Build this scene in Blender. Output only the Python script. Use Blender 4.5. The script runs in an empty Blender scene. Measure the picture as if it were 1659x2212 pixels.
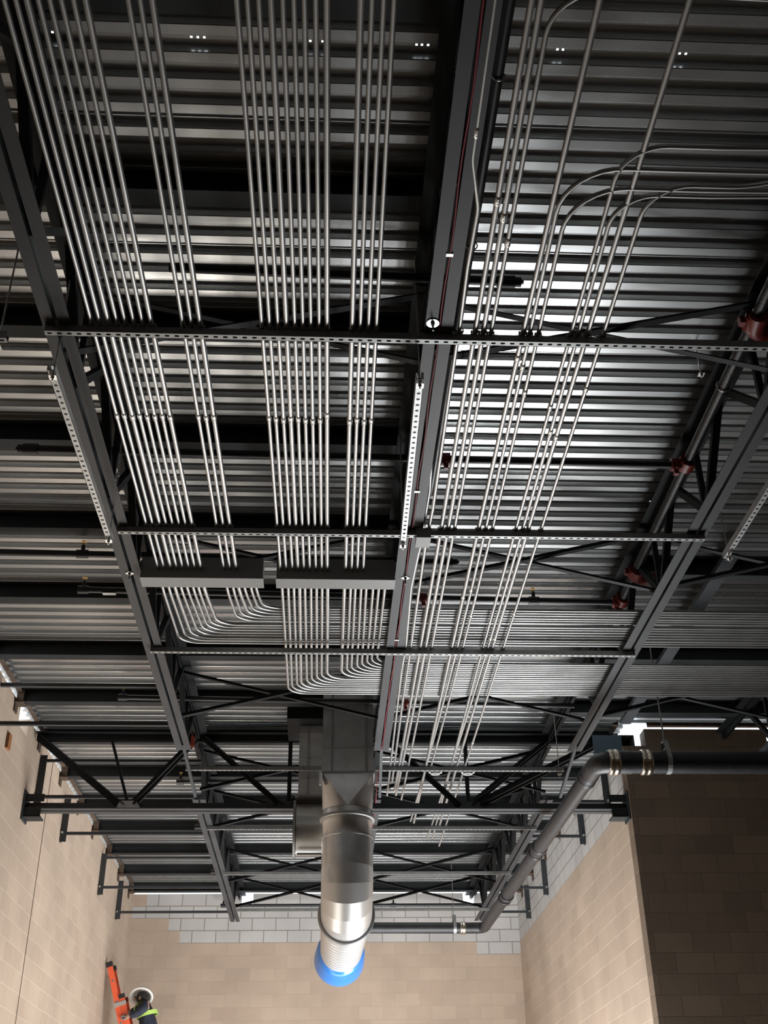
import bpy, math, random
import numpy as np
random.seed(7)
S = bpy.context.scene
COL = S.collection
PI = math.pi

# ------------------------------------------------------------------ camera
F = 2430.0; CX, CY = 829.5, 1106.0
def nrm(v):
    v = np.array(v, float); return v/np.linalg.norm(v)
_Y = nrm([690-CX, -(2600-CY), F])
_a = 49650.0; _b = -(F*F+_a*(690-CX))/(2600-CY)
_X = nrm([_a, -_b, F]); _Z = np.cross(_X, _Y)
if _Z[1] < 0: _Z = -_Z
RM = np.array([_X, _Y, _Z])            # world = RM @ (right, up, forward)
def ray(x, y): return RM @ np.array([x-CX, -(y-CY), F])
def atZ(x, y, Z): d = ray(x, y); return d*Z/d[2]
def atY(x, y, Y): d = ray(x, y); return d*Y/d[1]
def atX(x, y, X): d = ray(x, y); return d*X/d[0]
from mathutils import Matrix, Vector
cd = bpy.data.cameras.new('camera'); cam = bpy.data.objects.new('camera', cd); COL.objects.link(cam)
r_, u_, f_ = RM[:, 0], RM[:, 1], RM[:, 2]
cam.matrix_world = Matrix(((r_[0], u_[0], -f_[0], 0), (r_[1], u_[1], -f_[1], 0), (r_[2], u_[2], -f_[2], 0), (0, 0, 0, 1)))
cd.sensor_fit = 'VERTICAL'; cd.sensor_height = 24.0; cd.lens = 24.0*F/2212.0
cd.clip_start = 0.05; cd.clip_end = 200
S.camera = cam

# ------------------------------------------------------------------ levels
ZFLOOR = -1.69
ZC = 3.95            # underside of joist bottom chords
ZCON = 3.960         # conduit centre
ZRACK = 4.035        # conduits that turn across
YFAR, YCOR = 20.25, 12.2
XL, XR = -3.28, 3.39
JX = [-1.44, 0.57, 2.57, 4.58]
def zdeck(y): return 4.74-0.005*(y-3.5)
WTOP = 3.80+4*0.2032

# ------------------------------------------------------------------ light
w = bpy.data.worlds.new('sky'); S.world = w; w.use_nodes = True
bg = w.node_tree.nodes['Background']; bg.inputs[0].default_value = (0.86, 0.93, 1.0, 1); bg.inputs[1].default_value = 3.5
def area(name, loc, rot, sx, sy, power, col=(1, 1, 1), spread=PI):
    l = bpy.data.lights.new(name, 'AREA'); l.shape = 'RECTANGLE'; l.size = sx; l.size_y = sy
    l.energy = power; l.color = col; l.spread = spread
    o = bpy.data.objects.new(name, l); COL.objects.link(o); o.location = loc; o.rotation_euler = rot; return o
# inferred daylight pool on the far bay floor, then two added fill lamps
area('daylight_far_bay', (2.0, 13.7, ZFLOOR+0.25), (PI, -0.32, 0), 2.5, 5.5, 900, (0.96, 0.98, 1.0))
area('fill_left_wall_side', (-2.2, 12.6, ZFLOOR+0.2), (PI, 0, 0), 1.8, 5.0, 150, (1.0, 0.93, 0.83))  # added warm fill, brightens the left wall and left deck from below
area('fill_far_end', (-0.2, 17.4, ZFLOOR+0.2), (PI, 0, 0), 3.6, 3.2, 150, (0.96, 0.98, 1.0), 2.0)  # added fill to lift the far bay deck, no such source seen
S.view_settings.view_transform = 'Standard'; S.view_settings.look = 'None'
S.view_settings.exposure = 0.0; S.view_settings.gamma = 1.0; S.view_settings.use_curve_mapping = False

# ------------------------------------------------------------------ materials
def mat(name, col, rough=0.5, metal=0.0, noise=0.0, nscale=8.0, bump=0.0, bscale=60.0, col2=None, rvar=0.0, stretch=(1, 1, 1), spec=0.5):
    m = bpy.data.materials.new(name); m.use_nodes = True; nt = m.node_tree; N = nt.nodes; L = nt.links
    b = N['Principled BSDF']; b.inputs['Base Color'].default_value = (*col, 1); b.inputs['Roughness'].default_value = rough
    b.inputs['Metallic'].default_value = metal; b.inputs['Specular IOR Level'].default_value = spec
    if noise or col2 or rvar or bump:
        tc = N.new('ShaderNodeTexCoord'); mp = N.new('ShaderNodeMapping'); mp.inputs['Scale'].default_value = stretch
        L.new(tc.outputs['Object'], mp.inputs[0])
        nz = N.new('ShaderNodeTexNoise'); nz.inputs['Scale'].default_value = nscale; nz.inputs['Detail'].default_value = 4
        L.new(mp.outputs[0], nz.inputs['Vector'])
        if noise or col2:
            mx = N.new('ShaderNodeMix'); mx.data_type = 'RGBA'
            c2 = col2 if col2 else tuple(c*(1-noise) for c in col)
            mx.inputs[6].default_value = (*col, 1); mx.inputs[7].default_value = (*c2, 1)
            cr = N.new('ShaderNodeMapRange'); cr.inputs[1].default_value = 0.35; cr.inputs[2].default_value = 0.65
            L.new(nz.outputs['Fac'], cr.inputs[0]); L.new(cr.outputs[0], mx.inputs[0]); L.new(mx.outputs[2], b.inputs['Base Color'])
        if rvar:
            mr = N.new('ShaderNodeMapRange'); mr.inputs[1].default_value = 0.3; mr.inputs[2].default_value = 0.7
            mr.inputs[3].default_value = rough-rvar; mr.inputs[4].default_value = rough+rvar
            L.new(nz.outputs['Fac'], mr.inputs[0]); L.new(mr.outputs[0], b.inputs['Roughness'])
        if bump:
            n2 = N.new('ShaderNodeTexNoise'); n2.inputs['Scale'].default_value = bscale
            L.new(mp.outputs[0], n2.inputs['Vector'])
            bp = N.new('ShaderNodeBump'); bp.inputs['Strength'].default_value = bump; bp.inputs['Distance'].default_value = 0.01
            L.new(n2.outputs['Fac'], bp.inputs['Height']); L.new(bp.outputs[0], b.inputs['Normal'])
    return m

M = {}
M['emt'] = mat('galvanized_conduit', (0.50, 0.505, 0.50), 0.36, 0.9, noise=0.15, nscale=5)
M['fit'] = mat('zinc_fitting', (0.66, 0.66, 0.64), 0.30, 0.95)
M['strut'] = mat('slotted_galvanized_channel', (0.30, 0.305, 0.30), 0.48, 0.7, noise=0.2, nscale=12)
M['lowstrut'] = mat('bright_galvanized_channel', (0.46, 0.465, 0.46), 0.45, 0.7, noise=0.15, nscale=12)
M['strap'] = mat('strap_steel', (0.20, 0.20, 0.20), 0.45, 0.8)
M['deck'] = mat('galvanized_roof_deck', (0.56, 0.57, 0.57), 0.29, 0.88, noise=0.25, nscale=1.6, rvar=0.08, stretch=(0.6, 2.0, 1))
M['steel'] = mat('grey_primer_steel', (0.032, 0.035, 0.039), 0.5, 0.0, noise=0.3, nscale=3, spec=0.4)
M['dark'] = mat('shade_toned_steel', (0.010, 0.011, 0.012), 0.6, 0.0, noise=0.3, nscale=3, spec=0.2)  # same primer as the chords, darkened so webs and bridging carry shade in colour
M['purlin'] = mat('dark_purlin_primer', (0.015, 0.017, 0.018), 0.6, 0.0, noise=0.3, nscale=3, spec=0.3)
M['rust'] = mat('rusty_steel', (0.085, 0.050, 0.028), 0.8, 0.0, col2=(0.035, 0.022, 0.015), nscale=14)
M['black'] = mat('black_iron_pipe', (0.012, 0.012, 0.013), 0.42, 0.0, rvar=0.08, nscale=6)
M['iron'] = mat('cast_iron', (0.022, 0.022, 0.024), 0.42, 0.25, noise=0.3, nscale=9, bump=0.25, bscale=90)
M['band'] = mat('stainless_band', (0.62, 0.55, 0.46), 0.22, 1.0)
M['red'] = mat('red_painted_coupling', (0.17, 0.018, 0.012), 0.45)
M['wire'] = mat('red_cable_jacket', (0.20, 0.008, 0.02), 0.5)
M['box'] = mat('grey_box_enamel', (0.25, 0.255, 0.25), 0.45, 0.0)
M['duct'] = mat('galvanized_duct', (0.58, 0.59, 0.59), 0.36, 0.55, noise=0.2, nscale=7, rvar=0.05)
M['ductd'] = mat('duct_flange_steel', (0.28, 0.28, 0.28), 0.45, 0.7)
M['spiral'] = mat('bright_spiral_duct', (0.47, 0.465, 0.455), 0.36, 0.6)
M['ductm'] = mat('round_galvanized_duct', (0.60, 0.60, 0.60), 0.28, 0.85, noise=0.15, nscale=9)
M['blue'] = mat('blue_plastic_wrap', (0.015, 0.15, 0.48), 0.25, 0.0)
M['seal'] = mat('duct_sealant_tape', (0.25, 0.26, 0.26), 0.6, 0.2)
M['orange'] = mat('orange_fibreglass', (0.78, 0.115, 0.045), 0.45)
M['alu'] = mat('aluminium', (0.55, 0.54, 0.52), 0.45, 0.7)
M['rubber'] = mat('black_rubber', (0.015, 0.015, 0.014), 0.7)
M['tagor'] = mat('orange_tag_plastic', (0.62, 0.11, 0.05), 0.5)
M['label'] = mat('white_label', (0.55, 0.54, 0.5), 0.6)
M['brass'] = mat('brass', (0.55, 0.38, 0.16), 0.35, 0.9)
M['floor'] = mat('concrete_floor', (0.30, 0.27, 0.23), 0.7, 0.0, noise=0.3, nscale=2)
M['navy'] = mat('navy_workwear', (0.022, 0.028, 0.050), 0.85, 0.0, noise=0.4, nscale=18)
M['hiviz'] = mat('lime_reflective_tape', (0.50, 0.72, 0.16), 0.5)
M['helmet'] = mat('white_hard_hat', (0.75, 0.72, 0.67), 0.35)
M['skin'] = mat('skin', (0.36, 0.20, 0.13), 0.55)
M['hair'] = mat('dark_hair', (0.015, 0.012, 0.010), 0.8)
M['glove'] = mat('grey_glove', (0.22, 0.23, 0.24), 0.8)

def blockmat(name, c1, c2, mortar, axis, msize=0.006, sheen=0.7, bumpk=0.35):
    m = bpy.data.materials.new(name); m.use_nodes = True; nt = m.node_tree; N = nt.nodes; L = nt.links
    b = N['Principled BSDF']; b.inputs['Roughness'].default_value = sheen
    tc = N.new('ShaderNodeTexCoord'); sp = N.new('ShaderNodeSeparateXYZ'); cb = N.new('ShaderNodeCombineXYZ')
    L.new(tc.outputs['Object'], sp.inputs[0]); L.new(sp.outputs[axis], cb.inputs[0]); L.new(sp.outputs['Z'], cb.inputs[1])
    br = N.new('ShaderNodeTexBrick'); br.offset = 0.5; br.inputs['Scale'].default_value = 1.0
    br.inputs['Color1'].default_value = (*c1, 1); br.inputs['Color2'].default_value = (*c2, 1); br.inputs['Mortar'].default_value = (*mortar, 1)
    br.inputs['Mortar Size'].default_value = msize; br.inputs['Mortar Smooth'].default_value = 0.3
    br.inputs['Brick Width'].default_value = 0.4064; br.inputs['Row Height'].default_value = 0.2032
    L.new(cb.outputs[0], br.inputs['Vector'])
    nz = N.new('ShaderNodeTexNoise'); nz.inputs['Scale'].default_value = 1.3; nz.inputs['Detail'].default_value = 6
    L.new(tc.outputs['Object'], nz.inputs['Vector'])
    mr = N.new('ShaderNodeMapRange'); mr.inputs[1].default_value = 0.3; mr.inputs[2].default_value = 0.7
    mr.inputs[3].default_value = 0.88; mr.inputs[4].default_value = 1.08
    L.new(nz.outputs['Fac'], mr.inputs[0])
    mx = N.new('ShaderNodeVectorMath'); mx.operation = 'SCALE'
    L.new(br.outputs['Color'], mx.inputs[0]); L.new(mr.outputs[0], mx.inputs['Scale']); L.new(mx.outputs[0], b.inputs['Base Color'])
    n2 = N.new('ShaderNodeTexNoise'); n2.inputs['Scale'].default_value = 70; L.new(tc.outputs['Object'], n2.inputs['Vector'])
    sb = N.new('ShaderNodeMath'); sb.operation = 'MULTIPLY_ADD'; sb.inputs[1].default_value = -1.0
    L.new(br.outputs['Fac'], sb.inputs[0])
    sc = N.new('ShaderNodeMath'); sc.operation = 'MULTIPLY'; sc.inputs[1].default_value = 0.35; L.new(n2.outputs['Fac'], sc.inputs[0])
    L.new(sc.outputs[0], sb.inputs[2])
    bp = N.new('ShaderNodeBump'); bp.inputs['Strength'].default_value = bumpk; bp.inputs['Distance'].default_value = 0.006
    L.new(sb.outputs[0], bp.inputs['Height']); L.new(bp.outputs[0], b.inputs['Normal'])
    return m
TAN = ((0.47, 0.37, 0.285), (0.42, 0.325, 0.25), (0.40, 0.315, 0.25))
WHT = ((0.50, 0.48, 0.465), (0.46, 0.445, 0.43), (0.24, 0.22, 0.20))
M['tanX'] = blockmat('tan_block_x', *TAN, 'X', 0.004); M['tanY'] = blockmat('tan_block_y', TAN[0], TAN[1], (0.54, 0.45, 0.36), 'Y', 0.005)
M['whtX'] = blockmat('grey_block_x', *WHT, 'X', 0.009); M['whtY'] = blockmat('grey_block_y', *WHT, 'Y', 0.009)
M['dkX'] = blockmat('shade_toned_block_x', (0.20, 0.145, 0.10), (0.15, 0.108, 0.075), (0.12, 0.09, 0.065), 'X', 0.005)  # block tan darkened, the return wall's lack of light put into its colour

# ------------------------------------------------------------------ mesh helpers
class MB:
    def __init__(s): s.v = []; s.f = []; s.sm = []; s.mi = []
    def add(s, vs, fs, smooth=False, mi=0):
        o = len(s.v); s.v += [tuple(float(c) for c in p) for p in vs]
        for f in fs: s.f.append(tuple(i+o for i in f)); s.sm.append(smooth); s.mi.append(mi)
    def box(s, a, b, mi=0):
        x0, y0, z0 = a; x1, y1, z1 = b
        if x0 > x1: x0, x1 = x1, x0
        if y0 > y1: y0, y1 = y1, y0
        if z0 > z1: z0, z1 = z1, z0
        s.add([(x0, y0, z0), (x1, y0, z0), (x1, y1, z0), (x0, y1, z0), (x0, y0, z1), (x1, y0, z1), (x1, y1, z1), (x0, y1, z1)],
              [(0, 3, 2, 1), (4, 5, 6, 7), (0, 1, 5, 4), (1, 2, 6, 5), (2, 3, 7, 6), (3, 0, 4, 7)], mi=mi)
    def prism(s, prof, p0, p1, ux, uz, cap=True):
        """profile [(a,b)] in plane (ux,uz), swept from p0 to p1"""
        p0 = np.array(p0, float); p1 = np.array(p1, float); ux = np.array(ux, float); uz = np.array(uz, float)
        n = len(prof); vs = [p0+ux*a+uz*b for a, b in prof]+[p1+ux*a+uz*b for a, b in prof]
        fs = [(i, (i+1) % n, n+(i+1) % n, n+i) for i in range(n)]
        if cap: fs += [tuple(range(n-1, -1, -1)), tuple(range(n, 2*n))]
        s.add(vs, fs)
    def bar(s, p0, p1, wa, wb, up=(0, 0, 1)):
        p0 = np.array(p0, float); p1 = np.array(p1, float); d = nrm(p1-p0); up = np.array(up, float)
        if abs(np.dot(d, up)) > 0.97: up = np.array([0, 1.0, 0])
        a = nrm(np.cross(d, up)); b = nrm(np.cross(a, d))
        h, k = wa/2, wb/2
        s.prism([(-h, -k), (h, -k), (h, k), (-h, k)], p0, p1, a, b)
    def angle(s, p0, p1, leg, t, up=(0, 0, 1), flip=1):
        p0 = np.array(p0, float); p1 = np.array(p1, float); d = nrm(p1-p0); up = np.array(up, float)
        if abs(np.dot(d, up)) > 0.97: up = np.array([0, 1.0, 0])
        a = nrm(np.cross(d, up))*flip; b = nrm(np.cross(a, d))*flip
        s.prism([(0, 0), (leg, 0), (leg, t), (t, t), (t, leg), (0, leg)], p0, p1, a, b)
    def tube(s, pts, r, n=8, cap=True, smooth=True):
        pts = [np.array(p, float) for p in pts]; m = len(pts)
        rs = r if hasattr(r, '__len__') else [r]*m
        t = nrm(pts[1]-pts[0]); up = np.array([0, 0, 1.0])
        if abs(t[2]) > 0.9: up = np.array([1.0, 0, 0])
        a = nrm(np.cross(t, up)); vs = []
        for i, p in enumerate(pts):
            if i == 0: tt = nrm(pts[1]-pts[0])
            elif i == m-1: tt = nrm(pts[-1]-pts[-2])
            else:
                q0, q1 = pts[i]-pts[i-1], pts[i+1]-pts[i]
                l0, l1 = np.linalg.norm(q0), np.linalg.norm(q1)
                tt = nrm((q0/l0 if l0 > 1e-9 else 0)+(q1/l1 if l1 > 1e-9 else 0)) if (l0 > 1e-9 or l1 > 1e-9) else tt
            a = nrm(a-tt*np.dot(a, tt)); b = np.cross(tt, a)
            for k in range(n):
                th = 2*PI*k/n; vs.append(p+(a*math.cos(th)+b*math.sin(th))*rs[i])
        fs = [(i*n+k, i*n+(k+1) % n, (i+1)*n+(k+1) % n, (i+1)*n+k) for i in range(m-1) for k in range(n)]
        s.add(vs, fs, smooth)
        if cap: s.add(vs[:n], [tuple(range(n-1, -1, -1))]); s.add(vs[-n:], [tuple(range(n))])
    def cyl(s, p0, p1, r, n=16, smooth=True): s.tube([p0, p1], r, n, True, smooth)
    def sphere(s, c, r, nu=12, nv=8, sc=(1, 1, 1)):
        vs = [(c[0], c[1], c[2]-r*sc[2])]
        for j in range(1, nv):
            ph = -PI/2+PI*j/nv
            for i in range(nu):
                th = 2*PI*i/nu; vs.append((c[0]+r*sc[0]*math.cos(ph)*math.cos(th), c[1]+r*sc[1]*math.cos(ph)*math.sin(th), c[2]+r*sc[2]*math.sin(ph)))
        vs.append((c[0], c[1], c[2]+r*sc[2])); fs = []
        for i in range(nu):
            fs.append((0, 1+(i+1) % nu, 1+i)); L = 1+(nv-2)*nu; fs.append((len(vs)-1, L+i, L+(i+1) % nu))
        for j in range(nv-2):
            for i in range(nu):
                a = 1+j*nu+i; b = 1+j*nu+(i+1) % nu; fs.append((a, b, b+nu, a+nu))
        s.add(vs, fs, True)
    def build(s, name, mats, parent=None):
        me = bpy.data.meshes.new(name); me.from_pydata(s.v, [], s.f)
        if not isinstance(mats, (list, tuple)): mats = [mats]
        for m in mats: me.materials.append(m)
        me.polygons.foreach_set('use_smooth', s.sm); me.polygons.foreach_set('material_index', s.mi); me.update()
        o = bpy.data.objects.new(name, me); COL.objects.link(o)
        if parent is not None:
            o.parent = parent; o.matrix_parent_inverse = parent.matrix_world.inverted()
        return o
def tag(o, label=None, cat=None, group=None, kind=None):
    if label: o['label'] = label
    if cat: o['category'] = cat
    if group: o['group'] = group
    if kind: o['kind'] = kind
    return o
def thing(name, loc, label, cat, group=None):
    o = bpy.data.objects.new(name, None); COL.objects.link(o); o.location = [float(c) for c in loc]
    o.matrix_world = Matrix.Translation(o.location); o.empty_display_size = 0.05
    return tag(o, label, cat, group)
def structure(o): return tag(o, kind='structure')
def fillet(pts, r, n=6):
    pts = [np.array(p, float) for p in pts]; out = [pts[0]]
    for i in range(1, len(pts)-1):
        p, a, b = pts[i], pts[i-1], pts[i+1]; da, db = nrm(a-p), nrm(b-p)
        c = np.dot(da, db); ang = math.acos(max(-1, min(1, c)))
        if ang > PI-0.02: out.append(p); continue
        rr = r[i] if hasattr(r, '__len__') else r
        d = min(rr/math.tan(ang/2), 0.45*np.linalg.norm(a-p), 0.45*np.linalg.norm(b-p)); rr = d*math.tan(ang/2)
        bis = nrm(da+db); ce = p+bis*(rr/math.sin(ang/2)); s0 = p+da*d-ce; s1 = p+db*d-ce
        th = PI-ang
        for k in range(n+1):
            t = k/n; out.append(ce+(math.sin((1-t)*th)*s0+math.sin(t*th)*s1)/math.sin(th))
    out.append(pts[-1]); return out

# ================================================================== ROOM
b = MB(); b.box((-5, -7, ZFLOOR-0.2), (9.2, 21, ZFLOOR)); structure(b.build('floor', M['floor']))
CW, CH = 0.2032, 0.2032
def wall_grid(name, axis, fixed, a0, a1, out, white, mats, notches=(), top=WTOP, thick=0.2, noend=False):
    """half-block cells on the block lattice; white(a,z)->bool chooses unpainted block"""
    b = MB(); i0 = math.floor(a0/CW); i1 = math.ceil(a1/CW); j0 = math.floor(ZFLOOR/CH); j1 = math.ceil(top/CH-0.3)
    zoff = WTOP-math.floor(WTOP/CH)*CH
    cells = []
    na = i1-i0
    nj = int(round((WTOP-ZFLOOR)/CH))+1
    def cell_edges(i): return max(a0, i*CW), min(a1, (i+1)*CW)
    def pt(a, z, o): return (a, fixed+o, z) if axis == 'X' else (fixed+o, a, z)
    present = {}
    for i in range(i0, i1):
        for j in range(nj):
            e0, e1 = cell_edges(i)
            if e1-e0 < 1e-4: continue
            z1 = WTOP-j*CH; z0 = max(z1-CH, ZFLOOR)
            if z0 >= z1: continue
            ac, zc = (e0+e1)/2, (z0+z1)/2
            if any(n0 <= ac <= n1 and m0 <= zc <= m1 for n0, n1, m0, m1 in notches): continue
            present[(i, j)] = (e0, e1, z0, z1)
    for (i, j), (e0, e1, z0, z1) in present.items():
        mi = 1 if white((e0+e1)/2, (z0+z1)/2) else 0
        T = thick*out
        b.add([pt(e0, z0, 0), pt(e1, z0, 0), pt(e1, z1, 0), pt(e0, z1, 0)], [(0, 1, 2, 3)], mi=mi)
        b.add([pt(e0, z0, T), pt(e1, z0, T), pt(e1, z1, T), pt(e0, z1, T)], [(3, 2, 1, 0)], mi=mi)
        for (di, dj, q) in ((-1, 0, ((e0, z0), (e0, z1))), (1, 0, ((e1, z0), (e1, z1))), (0, -1, ((e0, z1), (e1, z1)))):
            if noend and di == -1 and (i-1) < i0: continue
            if (i+di, j+dj) not in present:
                (p, r1), (p2, r2) = q
                b.add([pt(p, r1, 0), pt(p2, r2, 0), pt(p2, r2, T), pt(p, r1, T)], [(0, 1, 2, 3)], mi=mi)
    o = b.build(name, mats); structure(o); return o
# shift lattice so that course joints fall on WTOP (object origin placed on the lattice)
def relattice(o, z=WTOP, x=0, y=0):
    for v in o.data.vertices: v.co.z -= z; v.co.x -= x; v.co.y -= y
    o.location = (x, y, z)
zb = WTOP-4*CH
def white_far(a, z):
    row = int(round((WTOP-z)/CH-0.5))
    if row <= 1: return a > -3.0 or row == 1
    if row == 2: return a > -2.68
    if row == 3: return a > -2.44
    if row == 4: return 2.6 < a
    return False
relattice(wall_grid('wall_far', 'X', YFAR, XL-0.2, XR+0.2, 1, white_far, [M['tanX'], M['whtX']],
          notches=((-1.4, -1.2, 4.42, 4.7), (2.5, 2.7, 4.42, 4.7)), ))
relattice(wall_grid('wall_left', 'Y', XL, -6.5, YFAR, -1, lambda a, z: False, [M['tanY'], M['whtY']],
          notches=((11.6, 12.0, 4.42, 4.7),)))
relattice(wall_grid('wall_right', 'Y', XR, YCOR+0.2, YFAR, 1, lambda a, z: z > zb, [M['tanY'], M['whtY']], noend=True))
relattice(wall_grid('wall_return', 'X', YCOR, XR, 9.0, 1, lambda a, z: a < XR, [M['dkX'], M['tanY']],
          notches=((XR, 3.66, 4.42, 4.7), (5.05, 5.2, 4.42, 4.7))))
b = MB(); b.box((9.0, -6.5, ZFLOOR), (9.2, YCOR, 4.85)); structure(b.build('wall_side', M['tanY']))
b = MB(); b.box((XL, -6.7, ZFLOOR), (9.0, -6.5, 4.85)); structure(b.build('wall_back', M['tanX']))
b = MB(); b.box((XL-0.001, 13.30, ZFLOOR), (XL+0.004, 13.312, WTOP)); structure(b.build('trim_1', M['rust']))

# ------------------------------------------------------------------ roof deck with real screw holes
holes = [(-1.349, 3.433), (-.691, 3.443), (-.66, 3.442), (-.629, 3.44), (-.121, 3.446), (-.061, 3.446), (.393, 3.449), (.419, 3.448), (.449, 3.449),
         (1.082, 3.453), (1.109, 3.452), (1.686, 3.448), (1.717, 3.449), (2.549, 7.466), (2.325, 5.283), (2.354, 5.282), (2.381, 5.281),
         (-1.108, 10.249), (-2.36, 6.735), (-2.248, 6.732), (-2.077, 6.733), (-1.942, 6.735)]
PIT = 0.1504
def deck(name, x0, x1, y0, y1):
    b = MB(); k = math.floor(y0/PIT)
    Y = lambda y: min(max(y, y0), y1)
    # one pitch: low flat .062 | web .014 | high flat .060 | web .0144
    while k*PIT < y1:
        ys = k*PIT+0.044
        seg = [(0.0, 0.0, 0.055, 0.0), (0.055, 0.0, 0.060, 0.003), (0.060, 0.003, 0.068, 0.037), (0.068, 0.037, 0.073, 0.040), (0.073, 0.040, 0.136, 0.040), (0.136, 0.040, 0.1405, 0.037), (0.1405, 0.037, PIT-0.0045, 0.003), (PIT-0.0045, 0.003, PIT, 0.0)]
        for s0, h0, s1, h1 in seg:
            ya, yb = ys+s0, ys+s1
            if yb <= y0 or ya >= y1: continue
            za, zb_ = zdeck(ya)+h0, zdeck(yb)+h1
            hs = [h for h in holes if ya-0.001 <= h[1] < yb-0.001 and x0 < h[0] < x1] if h0 == h1 else []
            if hs:
                yc = sum(h[1] for h in hs)/len(hs); yc = min(max(yc, ya+0.010), yb-0.010); q0, q1 = yc-0.0055, yc+0.0055
                z0 = zdeck(yc)+h0
                b.add([(x0, ya, za), (x1, ya, za), (x1, q0, z0), (x0, q0, z0)], [(0, 1, 2, 3)])
                b.add([(x0, q1, z0), (x1, q1, z0), (x1, yb, zb_), (x0, yb, zb_)], [(0, 1, 2, 3)])
                xs = x0
                for h in sorted(hs):
                    b.add([(xs, q0, z0), (h[0]-0.0055, q0, z0), (h[0]-0.0055, q1, z0), (xs, q1, z0)], [(0, 1, 2, 3)]); xs = h[0]+0.0055
                b.add([(xs, q0, z0), (x1, q0, z0), (x1, q1, z0), (xs, q1, z0)], [(0, 1, 2, 3)])
            else:
                b.add([(x0, ya, za), (x1, ya, za), (x1, yb, zb_), (x0, yb, zb_)], [(0, 1, 2, 3)])
        # raised side-lap seam every sixth rib
        if k % 6 == 1:
            yy = ys+0.100; z = zdeck(yy)+0.0395; b.box((x0, yy-0.002, z-0.010), (x1, yy+0.002, z)); b.box((x0, yy+0.006, z-0.004), (x1, yy+0.009, z))
        k += 1
    return structure(b.build(name, M['deck']))
deck('ceiling', XL-0.08, 9.0, -6.5, YCOR+0.12)
deck('ceiling', XL-0.08, XR+0.08, YCOR+0.12, YFAR+0.13)
# ledger angles the deck lands on
b = MB(); b.angle((XL+0.02, -6.5, 4.66), (XL+0.02, YFAR, 4.645), 0.055, 0.006, flip=1)
tag(b.build('ledger_angle', M['rust']), 'rust-brown ledger angle running under the deck edge along the left block wall', 'steel angle')
b = MB(); b.angle((XR-0.02, YFAR, 4.645), (XR-0.02, YCOR, 4.66), 0.055, 0.006)
tag(b.build('ledger_angle', M['rust']), 'rust-brown ledger angle under the deck edge along the far right block wall', 'steel angle')
b = MB(); b.angle((XR+0.3, YCOR-0.03, 4.62), (9.0, YCOR-0.03, 4.62), 0.06, 0.006)
tag(b.build('ledger_angle', M['rust']), 'dark ledger angle over the shaded block wall at the right edge', 'steel angle')

# ================================================================== PURLINS
ORD = ['first', 'second', 'third', 'fourth', 'fifth', 'sixth', 'seventh', 'eighth', 'ninth', 'tenth', 'eleventh', 'twelfth', 'thirteenth', 'fourteenth', 'fifteenth', 'sixteenth', 'seventeenth']
def purlin(x0, x1, y, label, group, wall0=False, wall1=False):
    t = thing('roof_purlin', ((x0+x1)/2, y, zdeck(y)-0.15), label, 'steel beam', group)
    h = 0.145; zt = zdeck(y)-0.003; b = MB()
    W = 0.058; tf = 0.008; tw = 0.005
    prof = [(-W, 0), (W, 0), (W, tf), (tw, tf), (tw, h-tf), (W, h-tf), (W, h), (-W, h), (-W, h-tf), (-tw, h-tf), (-tw, tf), (-W, tf)]
    b.prism(prof, (x0, y, zt-h), (x1, y, zt-h), (0, 1, 0), (0, 0, 1)); b.build('beam', M['purlin'], t)
    for flag, xw, sg in ((wall0, x0, 1), (wall1, x1, -1)):
        if flag:
            e = MB(); e.box((xw, y-0.075, zt-h-0.012), (xw+sg*0.10, y+0.075, zt-h-0.001)); e.box((xw+sg*0.02, y-0.062, zt-h), (xw+sg*0.09, y-0.030, zt-0.01))
            e.box((xw, y-0.06, zt-h-0.10), (xw+sg*0.012, y+0.06, zt-h-0.001))
            tag(e.build('bearing_plate', M['rust'], t), 'rust-brown bearing plate')
PL = [3.14, 4.29, 5.40, 6.60, 7.80, 8.99, 10.19, 11.37]
for i, y in enumerate(PL):
    purlin(XL, JX[1]-0.03, y, f'dark purlin from left wall to centre joist, {ORD[i]} from the top of the photo', 'purlins of the left bays', True)
PF = [12.55, 13.78, 14.95, 16.1, 17.3, 18.5, 19.65]
for i, y in enumerate(PF):
    purlin(XL, XR, y, f'dark purlin under the far bay deck, {ORD[i]} one beyond the deep girder truss', 'purlins of the far bay', True, True)
for i, y in enumerate([8.45, 10.2, 11.6]):
    purlin(JX[2]+0.1, 8.9, y, f'dark purlin right of the right joist, {["upper", "middle", "lowest"][i]} one of three at the right edge', 'purlins of the right bay')
b = MB(); b.prism([(-0.06, 0), (0.06, 0), (0.06, 0.045), (0.053, 0.045), (0.053, 0.007), (-0.053, 0.007), (-0.053, 0.045), (-0.06, 0.045)], (3.34, 8.0, 4.52), (3.34, 11.8, 4.52), (1, 0, 0), (0, 0, 1))
tag(b.build('steel_channel', M['steel']), 'wide grey steel channel running under the deck to the right of the right joist', 'steel channel')

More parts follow.
